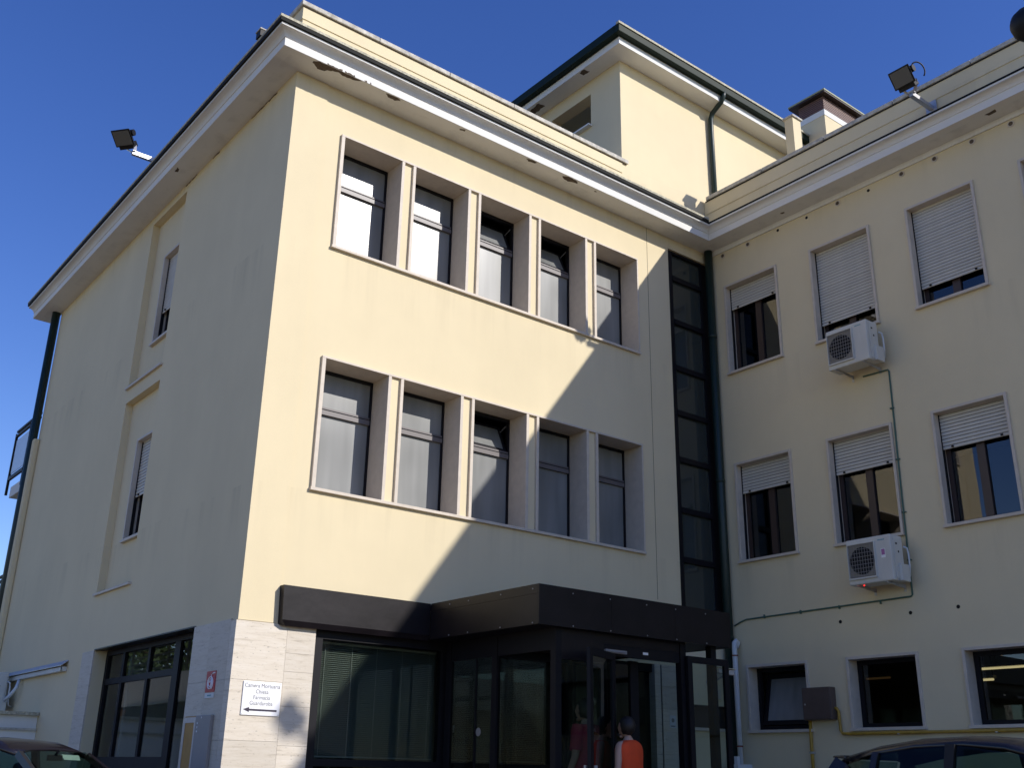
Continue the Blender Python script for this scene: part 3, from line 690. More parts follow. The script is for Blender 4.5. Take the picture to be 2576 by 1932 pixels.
# ================================================================== ENTRANCE PORCH
PO = thing('entrance_porch', 'dark bronze entrance porch with flat canopy and open glass doors', 'porch', (4.2, -2.2, .15))
def pb(mb, name, m, bevel=0, label=None, stuff=False):
    o = mb.build(name, m, PO, bevel, label=label, stuff=stuff); o.location = (-4.2, 2.2, -.15); return o
CT, CB = 3.2, 2.745
# fascia panels
q = MB(); q.add([(.484,-.12,CT),(2.583,-.12,CT),(2.583,-.12,CB+.05),(.50,-.12,CB+.05),(.484,-.005,CT),(2.583,-.005,CT),(2.583,-.005,CB),(.50,-.005,CB+.0),(.56,-.085,CB-.015),(2.583,-.085,CB-.015)],
    [(0,1,2,3),(0,4,5,1),(3,2,9,8),(8,9,6,7),(0,3,7,4),(3,8,7),(1,5,6,2),(2,6,9)]); pb(q, 'fascia_panel', BRONZE)
q = MB(); q.box(2.584, 2.60, -2.29, -.125, CB+.0, CT-.11); pb(q, 'fascia_panel', BRONZE)
q = MB(); q.box(2.584, 2.61, -2.29, -.125, CT-.107, CT); pb(q, 'fascia_trim', BRONZE)
xs_ = [2.585, 3.72, 4.83, 5.887]
for a, b in zip(xs_, xs_[1:]): q = MB(); q.box(a, b-.004, -2.31, -2.291, CB, CT); pb(q, 'fascia_panel', BRONZE)
q = MB(); q.box(5.87, 5.887, -2.29, -.0, CB, CT); pb(q, 'fascia_panel', BRONZE)
q = MB(); q.box(2.601, 5.869, -2.29, -.01, CT-.07, CT-.012); pb(q, 'canopy_roof', BRONZE)
q = MB(); q.box(2.60, 5.87, -2.29, -.01, CB+.005, CB+.03); pb(q, 'canopy_soffit', FRAME)
q = MB()
for xx in (3.1, 3.7, 4.32, 4.84, 5.4):
    for z in (CB+.02, CT-.06): q.disc((xx, -2.316, z), (0, 1, 0), .009, .008, 7)
for yy in (-.55, -.95, -1.6, -2.2):
    for z in (CB+.02, CT-.05): q.disc((2.577, yy, z), (1, 0, 0), .009, .01, 7)
pb(q, 'screw', CABG)
# posts and header
for (x0, x1, y0, y1) in ((2.93, 3.02, -2.2, -2.11), (5.02, 5.12, -2.2, -2.11), (5.60, 5.70, -2.2, -2.11), (2.93, 3.0, -1.10, -1.0), (2.93, 3.0, -.12, -.03), (5.04, 5.11, -.12, -.03)):
    q = MB(); q.box(x0, x1, y0, y1, .15, CB+.004); pb(q, 'post', FRAME)
q = MB(); q.box(3.021, 3.70, -2.19, -2.13, 2.40, CB+.004); pb(q, 'header_box', BRONZE)
q = MB(); q.box(3.70, 5.019, -2.185, -2.13, 2.63, CB+.004); pb(q, 'header_panel', BRONZE)
q = MB(); q.box(3.70, 5.019, -2.18, -2.12, 2.50, 2.629); pb(q, 'door_head', FRAME)
q = MB(); q.box(2.94, 2.99, -2.1, -.13, 2.5, CB+.004); pb(q, 'side_header', FRAME)
for (a, b) in ((-2.109, -1.101), (-.999, -.121)):
    q = MB(); q.box(2.96, 2.968, a, b, .2, 2.499); pb(q, 'side_pane', GLASS)
q = MB(); q.box(2.95, 2.98, -.665, -.64, .2, 2.499); pb(q, 'side_mullion', FRAME)
q = MB(); q.box(5.07, 5.078, -2.109, -.121, .2, 2.74); pb(q, 'side_pane', DOORG)
q = MB(); q.box(3.021, 3.84, -2.16, -2.152, .2, 2.399); pb(q, 'front_pane', DOORG)
# inner door frame edge
q = MB(); q.box(4.42, 4.56, -1.9, -1.84, .15, 2.5); pb(q, 'inner_door_post', FRAME)
q = MB(); q.box(3.90, 4.42, -1.88, -1.872, .15, 2.45); pb(q, 'inner_door_pane', DGLASS)
# leaves
def leaf(hx, hy, ang, wd, z1, label):
    d = Vector((math.cos(ang), math.sin(ang), 0)); n = Vector((-d.y, d.x, 0)); Z = Vector((0,0,1)); h = Vector((hx, hy, 0)); z0 = .17; H = z1-z0
    q = MB()
    for (u, v, hu, hv) in ((.04, H/2, .04, H/2), (wd-.04, H/2, .04, H/2), (wd/2, .06, wd/2-.08, .06), (wd/2, H-.04, wd/2-.08, .04)): q.obox(h+d*u+Z*(z0+v), d, n, Z, hu, .022, hv)
    lf = pb(q, 'door_leaf', FRAME, label=label)
    q = MB(); q.obox(h+d*wd/2+Z*(z0+H/2+.02), d, n, Z, wd/2-.081, .004, H/2-.09); q.build('leaf_pane', DOORG, lf)
    q = MB(); q.bar(h+d*(wd-.04)+n*.06+Z*.85, h+d*(wd-.04)+n*.06+Z*1.25, .03); q.bar(h+d*(wd-.04)-n*.06+Z*.85, h+d*(wd-.04)-n*.06+Z*1.25, .03); q.build('handle', GALV, lf)
    return lf
leaf(3.85, -2.20, R(180+24), .76, 2.52, 'left door leaf swung open')
leaf(5.09, -2.235, R(-2), .75, 2.59, 'right door leaf swung fully open')
q = MB(); q.box(3.70, 4.05, -2.225, -2.185, 2.525, 2.565); q.tube([(3.72,-2.23,2.54),(4.0,-2.27,2.54)], .008, 6); pb(q, 'door_closer', CABG)
q = MB(); q.box(4.365, 4.455, -2.184, -2.181, 2.55, 2.58); pb(q, 'door_label', SIGNW)
q = MB(); q.box(3.105, 3.125, .02, .029, 1.63, 1.72); pb(q, 'lock_plate', SIGNW)
q = MB(); q.disc((2.957, -.72, 1.62), (1,0,0), .05, .002, 18); pb(q, 'glass_sticker', CABG)

# ================================================================== THINGS ON THE WALLS
def text_part(body, x, y, z, size, m, parent, name='lettering', axis='front', sx=1.0):
    cu = bpy.data.curves.new(name, 'FONT'); cu.body = body; cu.size = size; cu.align_x = 'CENTER'; cu.align_y = 'CENTER'; cu.extrude = .0006; cu.space_character = 1.02
    o = bpy.data.objects.new('tmp', cu); col.objects.link(o); dg = bpy.context.evaluated_depsgraph_get(); dg.update()
    me = bpy.data.meshes.new_from_object(o.evaluated_get(dg)); bpy.data.objects.remove(o); me.name = name
    me.materials.clear(); me.materials.append(m)
    o = bpy.data.objects.new(name, me); col.objects.link(o); o.parent = parent; o.location = (x, y, z)
    o.rotation_euler = (R(90), 0, 0 if axis == 'front' else R(-90)); o.scale = (sx, 1, 1); return o
def hang(o, parent): o.parent = parent; o.location = tuple(-a for a in parent.location); return o
# direction sign
S = thing('direction_sign', 'white sign reading Camera Mortuaria, Chiesa, Farmacia, Guardaroba over a left arrow', 'sign', (.375, -.03, 1.9))
MB().box(-.236, .238, -.008, .008, -.187, .183).build('sign_board', SIGNW, S, bevel=.006)
for t_, z, s_ in (('Camera Mortuaria', .137, .0625), ('Chiesa', .072, .0625), ('Farmacia', .008, .0625), ('Guardaroba', -.055, .0625)):
    text_part(t_, 0, -.009, z, s_, INK, S, sx=.92)
q = MB(); q.prism([(-.215,-.0085,-.125),(-.14,-.0085,-.098),(-.14,-.0085,-.117),(.2,-.0085,-.117),(.2,-.0085,-.138),(-.14,-.0085,-.138),(-.14,-.0085,-.154)], None, (0,-.0012,0)); q.build('arrow', INKB, S)
q = MB()
for sx in (-.222, .224):
    for sz in (-.173, .169): q.disc((sx,-.0095,sz), (0,1,0), .006, .003, 8)
q.build('screw', GALV, S)
# fire hose sign
S = thing('fire_hose_sign', 'red sign with white coiled hose and pale number plate below, on the travertine side wall', 'sign', (-.026, .5, 2.09))
MB().box(-.004, .003, -.13, .125, -.12, .118).build('sign_board', RED, S)
pts = []
for k in range(46):
    a = k/45*2.6*2*math.pi+.3; rr = .018+.062*(k/45); pts.append((-.007, rr*math.cos(a)*1.05, -.02+rr*math.sin(a)*1.05))
pts += [(-.007, -.02, .075), (-.007, -.07, .09), (-.007, -.115, .095)]
q = MB(); q.tube(pts, .0075, 5); q.build('hose_symbol', SIGNW, S)
MB().box(-.004, .003, -.13, .125, -.185, -.127).build('number_plate', PVC, S)
MB().box(-.005, -.0042, -.06, .05, -.165, -.148).build('number_print', TEAL, S)
# electric cabinet at the side wall
S = thing('utility_cabinet', 'grey steel cabinet with three white studs and ochre door edge at the side wall corner', 'cabinet', (-.1, .75, .0))
MB().box(.035, .077, -.45, -.03, .0, 1.715).build('cabinet_body', CABG, S, bevel=.005)
MB().box(.045, .077, -.027, .31, .0, 1.715).build('side_door', OCHRE, S, bevel=.004)
q = MB(); q.box(.038, .0445, -.027, .01, .1, 1.70); q.box(.038, .0445, .28, .31, .1, 1.70); q.box(.038, .0445, .01, .28, 1.64, 1.70); q.build('door_edge', GALV, S)
for k in range(3): MB().disc((.031, -.10, 1.63-k*.045), (1,0,0), .011, .006, 8).build('stud', SIGNW, S)
MB().disc((.031, -.2, 1.69), (1,0,0), .009, .006, 8).build('stud', SIGNW, S)

# air conditioners
def aircon(name, label, loc, rz=0, sticker=False):
    """local: front faces -x, width along y (right side = -y), z up; origin on the wall at bottom middle"""
    A = thing(name, label, 'air conditioner', loc, rz, 'outdoor air conditioning units')
    d0, d1, hw, H = -.46, -.16, .365, .655
    MB().box(d0, d1, -hw, hw, 0, H).build('casing', ACW, A, bevel=.018)
    y0, y1, z0, z1 = -.105, .325, .09, .57
    yc, zc = (y0+y1)/2, (z0+z1)/2
    b = MB(); b.box(d0-.004, d0-.001, y0, y1, z0, z1); b.build('fan_plate', FANP, A)
    b = MB(); b.disc((d0-.008, yc, zc), (1,0,0), .198, .003, 28); b.build('fan_opening', SHDARK, A)
    b = MB()
    for k in range(5):
        a = k*2*math.pi/5; u = Vector((0, math.cos(a), math.sin(a))); v = Vector((-.3, -math.sin(a), math.cos(a))).normalized()
        c_ = Vector((d0-.012, yc, zc)); b.add([c_+u*.05-v*.02, c_+u*.18-v*.07, c_+u*.185+v*.05, c_+u*.05+v*.025], [(0,1,2,3)])
    b.disc((d0-.02, yc, zc), (1,0,0), .05, .012, 14); b.build('fan', BLACKM, A)
    b = MB()
    for k in range(9): zz = z0+.02+k*(z1-z0-.04)/8; b.bar((d0-.028, y0+.01, zz), (d0-.028, y1-.01, zz), .005)
    for k in range(10): yy = y0+.02+k*(y1-y0-.04)/9; b.bar((d0-.026, yy, z0+.01), (d0-.026, yy, z1-.01), .004)
    b.build('grille', CABG, A)
    b = MB()
    for (a, c_, e, g_) in ((y0-.008, y1+.008, z1, z1+.012), (y0-.008, y1+.008, z0-.02, z0), (y0-.008, y0, z0, z1), (y1, y1+.008, z0, z1)): b.box(d0-.03, d0+.001, a, c_, e, g_)
    b.build('grille_frame', ACW, A)
    b = MB(); b.box(d0+.06, d1-.03, -hw-.012, -hw, .03, H-.05); b.box(d0+.12, d1+.02, -hw-.06, -hw-.011, .0, .24); b.build('service_cover', ACW, A, bevel=.01)
    MB().box(d0+.1, d0+.14, -hw-.0135, -hw-.011, H-.14, H-.115).build('cover_slot', BLACKM, A)
    MB().disc((d0+.16, -hw-.0125, H-.24), (0,1,0), .018, .003, 9).build('cover_screw', BLACKM, A)
    b = MB(); b.tube([(d1-.02,-hw-.02,.50),(d1+.02,-hw-.05,.48),(d1+.03,-hw-.06,.40),(d1+.03,-hw-.06,.22),(d1+.06,-hw-.03,.1),(-.005,-hw+.05,.08)], .014, 8); b.build('refrigerant_pipe', PVC, A, smooth=True)
    for yy in (-.24, .24):
        b = MB(); b.prism([(-.47,yy-.016,-.003),(-.47,yy-.016,-.022),(-.03,yy-.016,-.06),(-.002,yy-.016,-.06),(-.002,yy-.016,-.003)], None, (0,.004,0)); b.box(-.47, -.002, yy-.0115, yy+.018, -.007, -.003); b.box(-.007, -.001, yy-.016, yy+.02, -.10, -.0075); b.build('bracket', GALV, A)
    b = MB()
    for k in range(6): b.box(d0-.0015, d0-.0003, -.165-.018*k, -.178-.018*k, H-.075, H-.058)
    b.build('maker_mark', TEAL, A)
    if sticker:
        b = MB(); b.box(d0-.0016, d0-.0004, -.268, -.2, .33, .46); s = b.build('sticker', SIGNW, A); MB().box(d0-.0022, d0-.0017, -.262, -.207, .37, .452).build('sticker_print', STICK, s)
        b = MB(); b.ell((-.40, .16, -.012), .009, .009, .009, 8, 6); b.build('pilot_lamp', LED, A)
    return A
aircon('air_conditioner', 'white air conditioner on brackets just below the nearly closed top floor shutter', (W, -3.055, 7.105))
aircon('air_conditioner', 'white air conditioner with a violet sticker below the middle floor window', (W, -3.06, 3.775), sticker=True)
aircon('air_conditioner', 'white air conditioner under the cable duct on the left side wall', (0, 9.45, 2.02))

# floodlights
def floodlight(label, loc, rz, tilt, arm=.6, loop=True, twist=0):
    """local: arm runs along -x from the wall at the origin"""
    A = thing('floodlight', label, 'floodlight', loc, rz, 'floodlights on the roof edge')
    MB().box(-.012, -.001, -.09, .09, -.11, .12).build('wall_plate', GALV, A)
    MB().box(-arm, -.0125, -.033, .033, -.035, .035).build('arm', GALV, A)
    c = Vector((-arm-.17, 0, .235)); n = Vector((-math.cos(tilt), 0, -math.sin(tilt))); yv = Vector((0,1,0)); v = n.cross(yv).normalized()
    if v.z < 0: v = -v
    if twist: Rm = Matrix.Rotation(twist, 3, 'Z'); n, yv, v = Rm@n, Rm@yv, Rm@v
    hw, hh = .178, .15
    f = [c+n*.06+yv*(sy*hw)+v*(sz*hh) for (sy, sz) in ((-1,-1),(1,-1),(1,1),(-1,1))]
    k = [c-n*.10+yv*(sy*hw*.55)+v*(sz*hh*.55) for (sy, sz) in ((-1,-1),(1,-1),(1,1),(-1,1))]
    q = MB(); q.add(f+k, [(0,1,2,3),(4,7,6,5),(0,4,5,1),(1,5,6,2),(2,6,7,3),(3,7,4,0)]); q.build('housing', BLACKM, A, bevel=.012)
    q = MB(); q.obox(c+n*.0635, yv, v, n, hw-.028, hh-.028, .004); q.build('lamp_glass', LAMPG, A)
    q = MB(); q.obox(c-n*.035-v*.155, yv, v, n, .135, .05, .075); q.build('gear_box', BLACKM, A, bevel=.008); q = MB(); q.disc(c-n*.02-yv*(hw*.72)+v*.05, -yv, .055, .07, 12); q.build('end_cap', BLACKM, A)
    q = MB()
    for s in (-1, 1): q.bar(c+yv*s*.12-n*.05-v*.17, Vector((-arm+.03, s*.05, .03)), .05, .012)
    q.bar((-arm+.02, -.06, .02), (-arm+.02, .06, .02), .05, .01); q.build('yoke', GALV, A)
    if loop:
        P = []
        for i in range(15):
            a = -.6+i/14*4.2; P.append(c-n*(.10+.10*math.sin(a*.75))-yv*(.20)+v*(.12-.13*(1-math.cos(a*.75)))-yv*.06*math.sin(a*.7))
        q = MB(); q.tube(P, .0115, 6); q.build('cable', BLACKM, A, smooth=True)
    return A
floodlight('floodlight on a bracket above the wing cornice, against the parapet', (W-.014, -4.70, 11.07), 0, R(36), .58)
floodlight('floodlight reaching into the sky over the left side wall', (-.014, 4.50, 10.92), 0, R(50), .80, False, R(38))
floodlight('floodlight further along the wing parapet beyond the frame', (W-.014, -13.95, 11.44), 0, R(36), .30)
q = thing('junction_box', 'small dark box fixed on the gutter edge near the building corner', 'box', (-.52, .12, 10.715))
MB().box(-.06, .06, -.07, .07, .0, .10).build('box_body', BLACKM, q); MB().box(-.07, .07, -.08, .08, .1005, .12).build('box_lid', CAPM, q)

# conduit, gas pipe, meter box, vent pipe, camera
q = MB(); q.tube([(W-.014,-3.0,7.04),(W-.014,-3.43,7.03),(W-.014,-3.445,7.0),(W-.014,-3.42,5.2),(W-.014,-3.404,3.62),(W-.014,-3.38,3.60),(W-.014,-.42,3.56),(W-.014,-.3,3.53),(W-.014,-.17,3.48)], .0125, 8)
cdt = q.build('cable_conduit', CABLE, smooth=True); tag(cdt, 'thin green conduit running down and across the wing wall from the air conditioners', 'conduit')
q = MB()
for z in (6.4, 5.6, 4.8, 4.1): q.box(W-.032, W-.001, -3.455, -3.395, z, z+.018)
for y in (-2.9, -2.2, -1.5, -.8): q.box(W-.032, W-.001, y, y+.018, 3.545, 3.60)
q.build('clip', CABLE, cdt)
mbx = thing('meter_box', 'brown metal meter box between the ground floor wing windows', 'box', (W-.07, -1.735, 1.97))
MB().box(-.07, .069, -.25, .25, 0, .46).build('box_body', BOXB, mbx, bevel=.008)
MB().box(-.076, -.0705, -.235, .235, .015, .445).build('box_door', BOXB, mbx, bevel=.002)
MB().disc((-.08, .2, .22), (1,0,0), .014, .006, 8).build('lock', GALV, mbx)
gp = MB(); gp.tube([(W-.045,-1.53,1.965),(W-.045,-1.52,1.6),(W-.045,-1.51,.15)], .024, 10)
gp.tube([(W-.05,-1.97,2.13),(W-.05,-2.01,2.13),(W-.05,-2.04,2.09),(W-.05,-2.05,1.82),(W-.05,-2.08,1.775),(W-.05,-2.2,1.77),(W-.05,-7.5,1.785)], .022, 10)
gpo = gp.build('gas_pipe', YELLOW, smooth=True); tag(gpo, 'yellow gas pipe leaving the brown meter box along the wing wall', 'pipe')
q = MB()
for y in (-3.0, -4.4, -5.8): q.box(W-.076, W-.001, y, y+.03, 1.75, 1.765)
for z in (.8, 1.5): q.box(W-.072, W-.001, -1.545, -1.49, z, z+.03)
q.build('pipe_clip', GALV, gpo)
q = MB(); q.tube([(W-.10,-.255,3.12),(W-.06,-.255,3.20),(W-.10,-.255,3.225),(W-.14,-.255,3.19),(W-.145,-.255,3.12),(W-.145,-.255,1.35)], .042, 12)
vp = q.build('vent_pipe', PVC, smooth=True); tag(vp, 'white plastic pipe with rusty clamps standing beside the green downpipe', 'pipe')
q = MB()
for z in (2.98, 1.60): q.tube([(W-.145,-.255,z),(W-.145,-.255,z+.02)], .051, 12)
q.build('clamp', RUST, vp)
q = MB(); q.box(W-.34, W-.002, -.36, -.17, 1.27, 1.345); q.box(W-.28, W-.22, -.30, -.24, 1.345, 1.46); q.build('pipe_foot', PVC, vp)
cc = thing('security_camera', 'beige security camera on the wall behind the porch post', 'camera', (8.02, -.02, 2.62))
q = MB(); q.bar((-.08,-.26,.10), (.16,-.38,.07), .085, .075); q.build('camera_body', STONE, cc, bevel=.01)
q = MB(); q.bar((-.10,-.26,.155), (.18,-.395,.125), .10, .012); q.build('camera_hood', CREAM, cc)
q = MB(); q.disc((.162,-.381,.07), (.9,-.44,-.1), .03, .004, 12); q.build('camera_lens', BLACKM, cc)
q = MB(); q.tube([(0,.0,-.05),(0,-.12,-.05),(.03,-.30,.04)], .013, 8); q.disc((0,.018,-.05), (0,-1,0), .05, .02, 12); q.build('camera_arm', GALV, cc)
jb = thing('junction_box', 'small beige box with thin wires below the security camera', 'box', (8.2, -.001, 2.40))
MB().box(-.06, .06, -.05, -.0, -.09, .05).build('box_body', STONE, jb, bevel=.004)
q = MB(); q.tube([(-.04,-.02,.05),(-.05,-.02,.2)], .006, 6); q.tube([(.0,-.02,-.09),(.01,-.02,-.35)], .006, 6); q.build('wire', BLACKM, jb)
nt_ = thing('notice_plate', 'small pale notice with printed symbol on the travertine inside the porch', 'sign', (7.16, -.024, 1.93))
MB().box(-.065, .065, -.004, .0015, -.09, .09).build('notice_board', PVC, nt_)
q = MB(); q.box(-.045, .045, -.0052, -.0042, -.075, -.055); q.disc((0,-.0052,.02), (0,1,0), .032, .001, 14); q.build('notice_print', CABG, nt_)

# cable duct with flashing on the left wall, terrace wall
cdct = thing('cable_duct', 'white duct under a grey flashing along the left side wall', 'duct', (0, 8, 2.55))
MB().box(-.075, -.001, -1.72, 2.5, -.005, .065).build('duct_body', ACW, cdct, bevel=.004)
q = MB(); q.add([(-.001,-1.75,.17),(-.001,2.5,.17),(-.10,2.5,.088),(-.10,-1.75,.088),(-.001,-1.75,.155),(-.001,2.5,.155),(-.10,2.5,.076),(-.10,-1.75,.076)], [(0,1,2,3),(4,7,6,5),(0,3,7,4),(1,5,6,2),(3,2,6,7)]); q.build('flashing', GALV, cdct)
MB().box(-.079, -.0755, -1.715, -1.66, .0, .06).build('duct_end', BLACKM, cdct)
q = MB(); q.tube([(-.06, .75, -.01), (-.1, .72, -.15), (-.16, .8, -.28), (-.22, .9, -.36)], .03, 8); q.build('duct_hose', PVC, cdct, smooth=True)
tw = thing('terrace_wall', 'low rendered terrace wall with mossy coping against the left side wall', 'wall', (-2.2, 7.6, 0))
MB().box(-1.8, 2.195, -.2, .2, 0, 1.70).build('wall_body', WHITE, tw); MB().box(-1.8, 2.195, -.16, .2, 1.701, 1.90).build('upper_course', WHITE, tw)
x = -1.8
while x < 2.1: MB().box(x+.003, min(x+.8, 2.19), -.24, .24, 1.901, 1.955).build('coping_stone', LIP, tw); MB().box(x+.003, min(x+.8, 2.19), -.24, -.165, 1.665, 1.70).build('ledge_stone', CAPM, tw, ); x += .8

# lamps lit inside the ground floor rooms
for k, (yy, xx, zz, L_) in enumerate(((-3.80, W+1.9, 2.745, 1.15), (-3.33, W+1.88, 2.585, .2), (-1.04, W+2.6, 2.775, .46))):
    lt = thing('tube_lamp', ('lit tube lamp nearest the glass inside the right ground floor room', 'short lit tube lamp below the long one inside the right ground floor room', 'dim lit tube lamp inside the middle ground floor room')[k], 'lamp', (xx, yy, zz), 0)
    MB().box(-.05, .05, -L_/2-.02, L_/2+.02, .02, .06).build('lamp_body', ACW, lt)
    q = MB(); q.tube([(0,-L_/2,0),(0,L_/2,0)], .016, 8); q.build('tube', TUBED if k == 2 else TUBEL, lt)
    q = MB(); q.bar((.06,-L_*.3,.06), (.06,-L_*.3,3.28-zz), .01); q.bar((.06,L_*.3,.06), (.06,L_*.3,3.28-zz), .01); q.build('suspension', BLACKM, lt)

# street lamp whose head reaches into the top right corner
sl_ = thing('street_lamp', 'dark rounded street lamp head cut off by the right edge of the frame', 'street lamp', (1.975, -9.96, .03))
q = MB(); q.tube([(0,0,-.05),(0,0,3),(0,0,5.75)], [.07,.055,.045], 12); q.build('lamp_post', BLACKM, sl_, smooth=True)
dv = Vector((-.786, .618, 0))
q = MB(); q.tube([(0,0,5.7),tuple(dv*.1+Vector((0,0,5.84))),tuple(dv*.75+Vector((0,0,5.85)))], .032, 10); q.build('lamp_arm', BLACKM, sl_, smooth=True)
q = MB(); q.tube([tuple(dv*s+Vector((0,0,5.82+dz))) for s, dz in ((.66,0),(.72,0),(.85,.0),(1.05,.0),(1.2,.0),(1.29,.0),(1.335,.0),(1.35,0))], [.05,.10,.125,.135,.13,.105,.06,.02], 14); q.build('lamp_head', BLACKM, sl_, smooth=True)
q = MB(); q.ell(tuple(dv*1.0+Vector((0,0,5.71))), .11, .11, .05); q.build('lamp_lens', LAMPG, sl_, smooth=True)

# ================================================================== CARS
def car(label, loc, rz, paint, k_=1.0):
    """local: +x forward, z up, 3.9 m hatchback"""
    A = thing('parked_car', label, 'car', loc, rz, 'cars parked by the building')
    A.scale = (k_, k_, k_)
    # body shell: loft of cross sections up to the waist
    st = [(-1.93,.62,.40,.80),(-1.86,.72,.26,.90),(-1.5,.80,.20,.95),(-.8,.835,.18,.955),(.0,.84,.18,.94),(.7,.835,.18,.92),(1.1,.82,.19,.90),(1.5,.78,.22,.80),(1.8,.70,.28,.70),(1.93,.56,.38,.60)]
    def sec(x, hw, zb, zt):
        return [(x,-hw*.9,zb),(x,-hw,zb+.12),(x,-hw*1.01,(zb+zt)/2),(x,-hw*.985,zt-.06),(x,-hw*.93,zt),(x,0,zt+.02),(x,hw*.93,zt),(x,hw*.985,zt-.06),(x,hw*1.01,(zb+zt)/2),(x,hw,zb+.12),(x,hw*.9,zb),(x,0,zb)]
    b = MB(); V = []; n = 12
    for s in st: V += sec(*s)
    F = [(i*n+k, i*n+(k+1)%n, (i+1)*n+(k+1)%n, (i+1)*n+k) for i in range(len(st)-1) for k in range(n)]
    F += [tuple(range(n)), tuple((len(st)-1)*n+k for k in range(n))]; b.add(V, F)
    body = b.build('body', paint, A, smooth=True); body.modifiers.new('sub', 'SUBSURF').levels = 1; body.modifiers[-1].render_levels = 2
    # greenhouse: roof line stations (x, z crown, half width at gutter)
    rs = [(-1.56,1.375,.50),(-1.2,1.455,.555),(-.75,1.515,.575),(-.3,1.53,.58),(.05,1.50,.57),(.36,1.415,.55)]
    def belt(x): return (x, .785 if x > -1.4 else .74, .935)
    # roof skin
    b = MB(); V = []
    for (x, z, hw) in rs:
        V += [(x,-hw-.035,z-.085),(x,-hw,z-.05),(x,-hw*.75,z-.012),(x,0,z),(x,hw*.75,z-.012),(x,hw,z-.05),(x,hw+.035,z-.085)]
    m_ = 7
    b.add(V, [(i*m_+k, i*m_+k+1, (i+1)*m_+k+1, (i+1)*m_+k) for i in range(len(rs)-1) for k in range(m_-1)])
    roof = b.build('roof', paint, A, smooth=True)
    sm = roof.modifiers.new('thick', 'SOLIDIFY'); sm.thickness = .03; sm.offset = -1
    # spoiler
    b = MB(); b.prism([(-1.56,-.46,1.365),(-1.70,-.44,1.36),(-1.71,-.44,1.345),(-1.55,-.46,1.33)], None, (0,.92,0)); b.build('spoiler', paint, A, bevel=.008)
    gx = [(-1.62,-1.78),( -1.2,-1.25),(-.38,-.40),(.40,.95)]
    def rp(x, s):
        for i in range(len(rs)-1):
            if rs[i][0] <= x <= rs[i+1][0]:
                t = (x-rs[i][0])/(rs[i+1][0]-rs[i][0]); z = rs[i][1]+(rs[i+1][1]-rs[i][1])*t; h = rs[i][2]+(rs[i+1][2]-rs[i][2])*t; return Vector((x, s*(h+.03), z-.085))
        e = rs[0] if x < rs[0][0] else rs[-1]; return Vector((x, s*(e[2]+.03), e[1]-.085))
    for s in (-1, 1):
        bp_ = lambda x: Vector((x, s*.775, .93))
        for (xt0, xt1, xb0, xb1) in ((-1.50,-1.17,-1.60,-1.20),(-1.10,-.44,-1.12,-.45),(-.36,.30,-.36,.86)):
            a, c_, d, e = rp(xt0, s), rp(xt1, s), bp_(xb1), bp_(xb0); o = Vector((0, s*.004, 0))
            b = MB(); b.prism([a, c_, d, e], None, Vector((0, -s*.006, 0))); b.build('side_window', CARG, A)
        for (xt, xb, w_) in ((-1.135,-1.16,.06),(-.40,-.405,.085)):
            b = MB(); b.bar(rp(xt, s), bp_(xb), w_, .05, (0,1,0)); b.build('pillar', paint if w_ < .07 else BLACKM, A)
        b = MB(); b.bar(rp(.36, s)+Vector((0,0,.02)), Vector((1.0, s*.76, .92)), .07, .06, (0,1,0)); b.build('pillar', paint, A)
        b = MB(); b.bar(rp(-1.52, s), Vector((-1.76, s*.72, .90)), .16, .06, (0,1,0)); b.build('pillar', paint, A)
        b = MB(); b.ell((.78, s*.90, 1.0), .09, .11, .075); b.bar((.78, s*.78, .97), (.78, s*.88, .98), .05); b.build('door_mirror', paint, A, smooth=True)
        b = MB(); b.ell((1.72, s*.56, .66), .14, .14, .09); b.build('headlight', LAMPG, A, smooth=True)
        b = MB(); b.ell((-1.84, s*.62, .82), .06, .12, .14); b.build('tail_light', RED, A, smooth=True)
        b = MB(); b.box(-.15, .0, s*.852-.012, s*.852+.012, .80, .825); b.build('door_handle', paint, A)
        for xw in (-1.25, 1.2):
            b = MB(); b.tube([(xw, s*.66, .3), (xw, s*.68, .3), (xw, s*.82, .3), (xw, s*.84, .3)], [.27,.3,.3,.27], 24); wh_ = b.build('wheel', RUBBER, A, smooth=False)
            b = MB(); b.tube([(xw, s*.842, .3), (xw, s*.85, .3)], [.185,.15], 20)
            b.build('rim', RIM, wh_)
    b = MB(); b.prism([(.375,-.52,1.385),(.375,.52,1.385),(1.03,.70,.93),(1.03,-.70,.93)], None, (-.006,0,-.004)); b.build('windscreen', CARG, A)
    b = MB(); b.prism([(-1.60,-.46,1.32),(-1.60,.46,1.32),(-1.84,.62,.93),(-1.84,-.62,.93)], None, (.006,0,-.002)); b.build('rear_window', CARG, A)
    b = MB(); b.box(.36, .38, -.12, .12, 1.285, 1.345); b.bar((.37,0,1.34), (.42,0,1.40), .02); b.build('rear_view_mirror', BLACKM, A)
    MB().box(.354, .3595, -.112, .112, 1.29, 1.34).build('mirror_glass', RIM, A)
    b = MB(); b.prism([(.36,.12,1.355),(.36,.43,1.35),(.375,.45,1.295),(.375,.16,1.30)], None, (-.015,0,0)); b.build('sun_visor', SIGNW, A)
    for s in (-1, 1):
        b = MB(); b.box(-.45, -.25, s*.38-.23, s*.38+.23, .5, 1.05); b.box(-.40, -.30, s*.38-.12, s*.38+.12, 1.08, 1.26); b.build('seat', SEAT, A, bevel=.04)
    b = MB(); b.box(-1.25, -1.1, -.6, .6, .5, 1.02); b.build('rear_seat', SEAT, A, bevel=.04)
    b = MB(); b.box(.75, 1.1, -.7, .7, .80, .94); b.build('dashboard', SEAT, A, bevel=.03)
    b = MB(); b.box(-1.945, -1.93, -.26, .26, .5, .61); b.box(1.925, 1.945, -.26, .26, .42, .53); b.build('number_plate', SIGNW, A)
    return A
